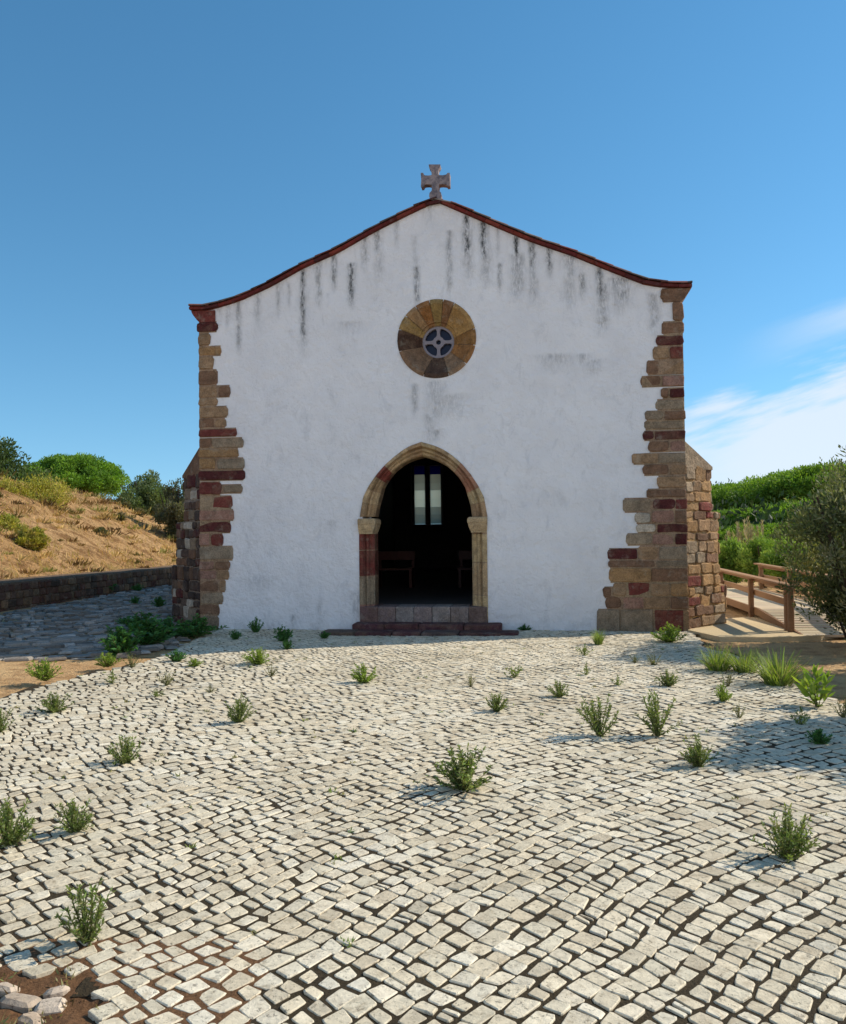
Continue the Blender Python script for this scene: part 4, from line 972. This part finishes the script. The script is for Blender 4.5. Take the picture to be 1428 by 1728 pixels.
# left: behind and on the slope
e = stone_pine(vr, 5.3, 4.6, 2.3, 220, 260, .13, [(.14, .27, .03), (.19, .33, .035), (.10, .20, .025)]); p = at(124, 830, 45); e.location = (p.x, p.y, at(124, 768, 45).z-4.6)
tag(e, 'dome-shaped bright green umbrella pine behind the dry slope', 'tree', 'stone pines')
e = shrub(vr, 4.6, 6.4, 160, 220, .14, [(.075, .12, .04), (.10, .15, .045), (.06, .095, .035)], 'evergreen_tree', stems=5); p = at(-14, 880, 31); e.location = (p.x, p.y, at(8, 722, 31).z-6.2); tag(e, 'dark evergreen tree cut by the left edge above the slope', 'tree')
OLV = [(.13, .18, .065), (.17, .21, .09), (.10, .14, .055)]
e = shrub(vr, 3.4, 3.3, 130, 180, .12, OLV, 'olive_shrub'); p = at(247, 860, 38); e.location = (p.x, p.y, at(247, 796, 38).z-3.2); tag(e, 'dark olive-green shrub on the slope crest between pine and chapel', 'shrub')
e = shrub(vr, 2.1, 2.9, 100, 160, .10, [(.16, .16, .09), (.20, .19, .11), (.11, .12, .06)], 'olive_shrub'); p = at(300, 870, 34); e.location = (p.x, p.y, at(297, 808, 34).z-2.8); tag(e, 'grey-green pale shrub right beside the left buttress', 'shrub')
BRM = [(.38, .35, .05), (.44, .40, .07), (.28, .30, .06), (.40, .33, .09)]
for (x, yb, yt, w, d, lb) in ((70, 862, 815, 95, 29, 'yellow-green broom bush on the crest of the slope below the umbrella pine'), (12, 868, 812, 62, 28, 'yellow-green broom bush on the crest at the left edge'), (8, 925, 876, 60, 24, 'yellow broom bush low on the slope at the left edge'), (52, 932, 896, 44, 23.4, 'small yellowish broom bush low on the slope beside the larger one')):
    k = d/F; e = shrub(vr, w*k*1.3, (yb-yt)*k*1.35, 70, 90, .09, BRM, 'broom_bush', lw=.35, spike=.4); p = at(x, yb, d); e.location = (p.x, p.y, at(x, yt, d).z-(yb-yt)*k*1.2); tag(e, lb, 'shrub', 'broom bushes on the slope')
for (x, y, w, lb) in ((205, 880, 26, 'small dry olive tuft in the upper middle of the slope'), (172, 905, 22, 'small green tuft in the middle of the slope'), (240, 872, 26, 'grey round tuft on the right shoulder of the slope'), (262, 858, 22, 'pale round tuft near the crest beside the grey-green shrub'), (215, 858, 18, 'small green tuft on the crest under the olive shrub')):
    d = 27 if y > 890 else 31; k = d/F; p = at(x, y, d)
    # walk outward along the line of sight until it meets the slope
    for q in range(200):
        dd = 20+q*.15; p = at(x, y, dd)
        if p.z <= onhill(p.x, p.y): break
    k = p.y/F; e = shrub(vr, w*k, w*k*.6, 18, 40, .08, [(.17, .15, .07), (.12, .13, .05), (.2, .17, .09)], 'dry_shrub', stems=4); e.location = p; tag(e, lb, 'shrub', 'tufts on the dry slope')
# right: far pine wood
PG = [(.16, .27, .03), (.20, .33, .035), (.11, .20, .025)]
pp = [stone_pine(vr, 9, 7.2, 2.3, 170, 230, .19, PG), stone_pine(vr, 7.5, 6.4, 2.2, 170, 190, .19, PG)]
FP = [(1235, 822, 78, 1.0), (1292, 830, 74, .9), (1345, 802, 70, 1.15), (1400, 790, 66, 1.25), (1200, 832, 88, 1.0), (1318, 820, 86, 1.1), (1228, 866, 58, .75), (1285, 862, 56, .8), (1345, 854, 53, .95), (1400, 850, 52, .85), (1460, 800, 70, 1.1), (1470, 846, 55, .9), (1255, 890, 48, .6), (1318, 890, 46, .6), (1375, 886, 45, .6)]
FL = ['far-left back pine of the wood beyond the walkway', 'back pine of the wood, second along the skyline', 'tall back pine of the wood, third along the skyline', 'tall pine of the wood on the skyline just left of the dark shrub', 'farthest pine of the wood, half behind the right buttress', 'distant pine of the wood behind the skyline gap', 'middle-row pine of the wood next to the buttress', 'middle-row pine of the wood, second from the buttress', 'middle-row pine of the wood, third from the buttress', 'middle-row pine of the wood behind the dark shrub', 'back pine of the wood hidden right of the dark shrub', 'middle-row pine of the wood right of the dark shrub', 'front pine of the wood above the reeds, nearest the buttress', 'front pine of the wood above the reeds, in the middle', 'front pine of the wood above the reeds, by the dark shrub']
us = set()
for (x, yt, d, s_), lb in zip(FP, FL):
    p0 = pp[vr.randrange(2)]; o = p0 if p0.name not in us else copy_tree(p0); us.add(p0.name); H0 = 7.2 if p0 is pp[0] else 6.4
    p = at(x, yt, d); o.location = (p.x, p.y, p.z-H0*s_*.98); o.scale = (s_, s_, s_); o.rotation_euler = (0, 0, vr.uniform(0, 6.28)); tag(o, lb, 'tree', 'pine wood beyond the walkway')
r = random.Random(17); mb = MB(); cl = []
for k in range(330):
    d = r.uniform(46, 96); x = r.uniform(1150, 1700); p = at(x, 880, d); cl.append((Vector((p.x, p.y, gh(p.x, p.y)+r.uniform(.2, 3.0))), r.uniform(.7, 1.5), .8))
clumps(mb, r, cl, 55, .45, [(.035, .065, .028), (.045, .08, .03), (.03, .05, .025)])  # added leaf mass; its dark colours stand in for shade under the crowns
tag(mb.build('undergrowth', M['leaf']), 'undergrowth added with leaves coloured dark for the shade below the pine wood', 'undergrowth', kind='stuff')
# bushes and reeds behind the walkway
BG = [(.20, .31, .05), (.26, .36, .07), (.15, .25, .045)]
for (x, yb, yt, w, d, cols, lb) in ((1238, 975, 912, 62, 25, BG, 'bright green bush behind the walkway next to the buttress'), (1290, 978, 908, 70, 24, BG, 'bright green bush behind the middle of the walkway rail'), (1335, 985, 914, 66, 22, BG, 'light green bush behind the walkway, third from the buttress'), (1385, 990, 922, 60, 20.5, [(.24, .24, .04), (.20, .23, .04), (.28, .25, .06)], 'yellow-green bush behind the walkway beside the dark shrub'), (1262, 962, 896, 66, 30, [(.14, .17, .05), (.17, .19, .06)], 'taller dull bush behind the bright green ones, near the buttress'), (1330, 960, 896, 70, 29, [(.13, .16, .05), (.16, .18, .06)], 'taller dull bush behind the bright green ones, near the dark shrub')):
    k = d/F; e = shrub(vr, w*k*1.5, (yb-yt)*k*1.25, 80, 130, .10, cols, 'green_bush', lw=.4, spike=.4); p = at(x, yb, d); e.location = (p.x, p.y, at(x, yt, d).z-(yb-yt)*k*1.22); tag(e, lb, 'bush', 'bushes behind the walkway')
def cane(r, H_):
    F_ = MB()
    for k in range(7):
        x, y = r.uniform(-.25, .25), r.uniform(-.25, .25); h = H_*r.uniform(.75, 1.0); F_.tube([(x, y, 0), (x+r.uniform(-.05, .05), y, h*.6), (x+r.uniform(-.12, .12), y, h)], [.012, .010, .006], 4, (.30, .27, .14))
        for i in range(40): d = (rdir(r)*.5+Vector((0, 0, 1))).normalized(); leaf(F_, Vector((x, y, h*(.86+.16*r.random()))), d, rdir(r), .16, .03, vary((.34, .29, .20), .2, r))
        for i in range(14): d = (rdir(r)+Vector((0, 0, .6))).normalized(); leaf(F_, Vector((x, y, h*r.uniform(.2, .85))), d, rdir(r), .32, .035, vary((.15, .2, .05), .2, r))
    return F_
for (x, yt, d, lb) in ((1236, 892, 27, 'clump of tall reeds with plumes nearest the buttress'), (1258, 884, 26.5, 'clump of tall reeds with plumes, middle of the three'), (1276, 876, 27, 'tallest clump of reeds with plumes behind the walkway')):
    o = cane(vr, 3.0).build('reed_clump', M['leaf']); p = at(x, yt, d); o.location = (p.x, p.y, p.z-2.9); tag(o, lb, 'reeds', 'reed clumps behind the walkway')
# dark shrub trees at the right edge
DK = [(.13, .155, .06), (.18, .20, .09), (.10, .12, .05), (.24, .24, .13)]
e = shrub(vr, 2.6, 2.8, 165, 160, .075, DK, 'evergreen_tree', lw=.35, spike=.5, stems=12); e.location = (6.15, 11.75, -.05); tag(e, 'large feathery dark olive evergreen at the right edge, hiding the walkway end', 'tree')
e = shrub(vr, 1.1, 1.0, 50, 130, .06, [(.035, .06, .025), (.045, .075, .03), (.03, .05, .02)], 'evergreen_shrub', lw=.4, stems=8); e.location = (6.12, 12.15, -.05); tag(e, 'low dense dark green shrub in front of the feathery evergreen', 'shrub')
e = shrub(vr, 2.2, 2.1, 90, 150, .08, DK, 'evergreen_shrub', lw=.4, stems=8); e.location = (6.35, 9.35, -.05); tag(e, 'dark shrub just outside the right edge shading the grass tufts', 'shrub')
# the tree to the right that throws the dappled shadow
e = shrub(vr, 2.0, 2.0, 95, 110, .09, DK, 'evergreen_tree', lw=.35, spike=.4, stems=8, base=.3); e.location = (5.05, 6.75, -.05); tag(e, 'evergreen beside the forecourt throwing its dappled shadow over the right cobbles', 'tree')

# ------------------------------------------------------------------ wooden walkway
P0 = gnd(1340, 1070); P1 = Vector((P0.x+.95, P0.y+7.4, 0)); ax = (P1-P0); ax.z = 0; LW = ax.length; ang = math.atan2(ax.y, ax.x)
wk = empty('wooden_walkway', (P0.x, P0.y, 0), ang); tag(wk, 'weathered wooden ramp with post and rail sides beside the right buttress', 'walkway')
WD = 1.35; r = random.Random(41)      # local x along, local y to the left (negative = right side)
mb = MB(); x = -.35
dz = lambda x: .03+.17*sm(-.4, 2.2, x)
while x < LW:
    mb.box((x+.004, -WD, dz(x+.07)-.035), (x+.136, -.04, dz(x+.07)), vary((1, 1, 1), .12, r)); x += .14
mb.build('deck', M['deck'], wk)
for y in (-.04, -WD-.06):
    mb = MB(); q = -.3
    while q < LW-.1: mb.beam((q, y+.02, dz(q)-.06), (q+1.2, y+.02, dz(q+1.2)-.06), .05, .13, vary((.8, .75, .7), .1, r)); q += 1.2
    mb.build('stringer', M['wood'], wk)
    for i, xp in enumerate((0.0, .17, 2.35, 4.8, 7.0)):
        if y < -.5 and i == 1: continue
        mb = MB(); mb.beam((xp, y+.08, -.1), (xp, y+.08, .71+.03*(i == 0)), .085, .085, vary((.85, .8, .78), .1, r)); mb.build('post', M['wood'], wk)
    for zc, hh in ((.67, .06), (.44, .10)) + (((.27, .08),) if y < -.5 else ()):
        mb = MB(); mb.beam((.10, y+.005, zc), (LW*.55, y+.005, zc+.05), .045, hh, vary((1, .97, .93), .08, r)); mb.beam((LW*.55+.004, y+.005, zc+.05), (LW, y+.005, zc+.05), .045, hh, vary((1, .97, .93), .08, r)); mb.build('rail', M['wood'], wk)
    mb = MB(); mb.beam((.05, y+.06, .735), (LW, y+.06, .785), .14, .03, (1.1, 1.06, 1.0)); mb.build('top_rail', M['wood'], wk)
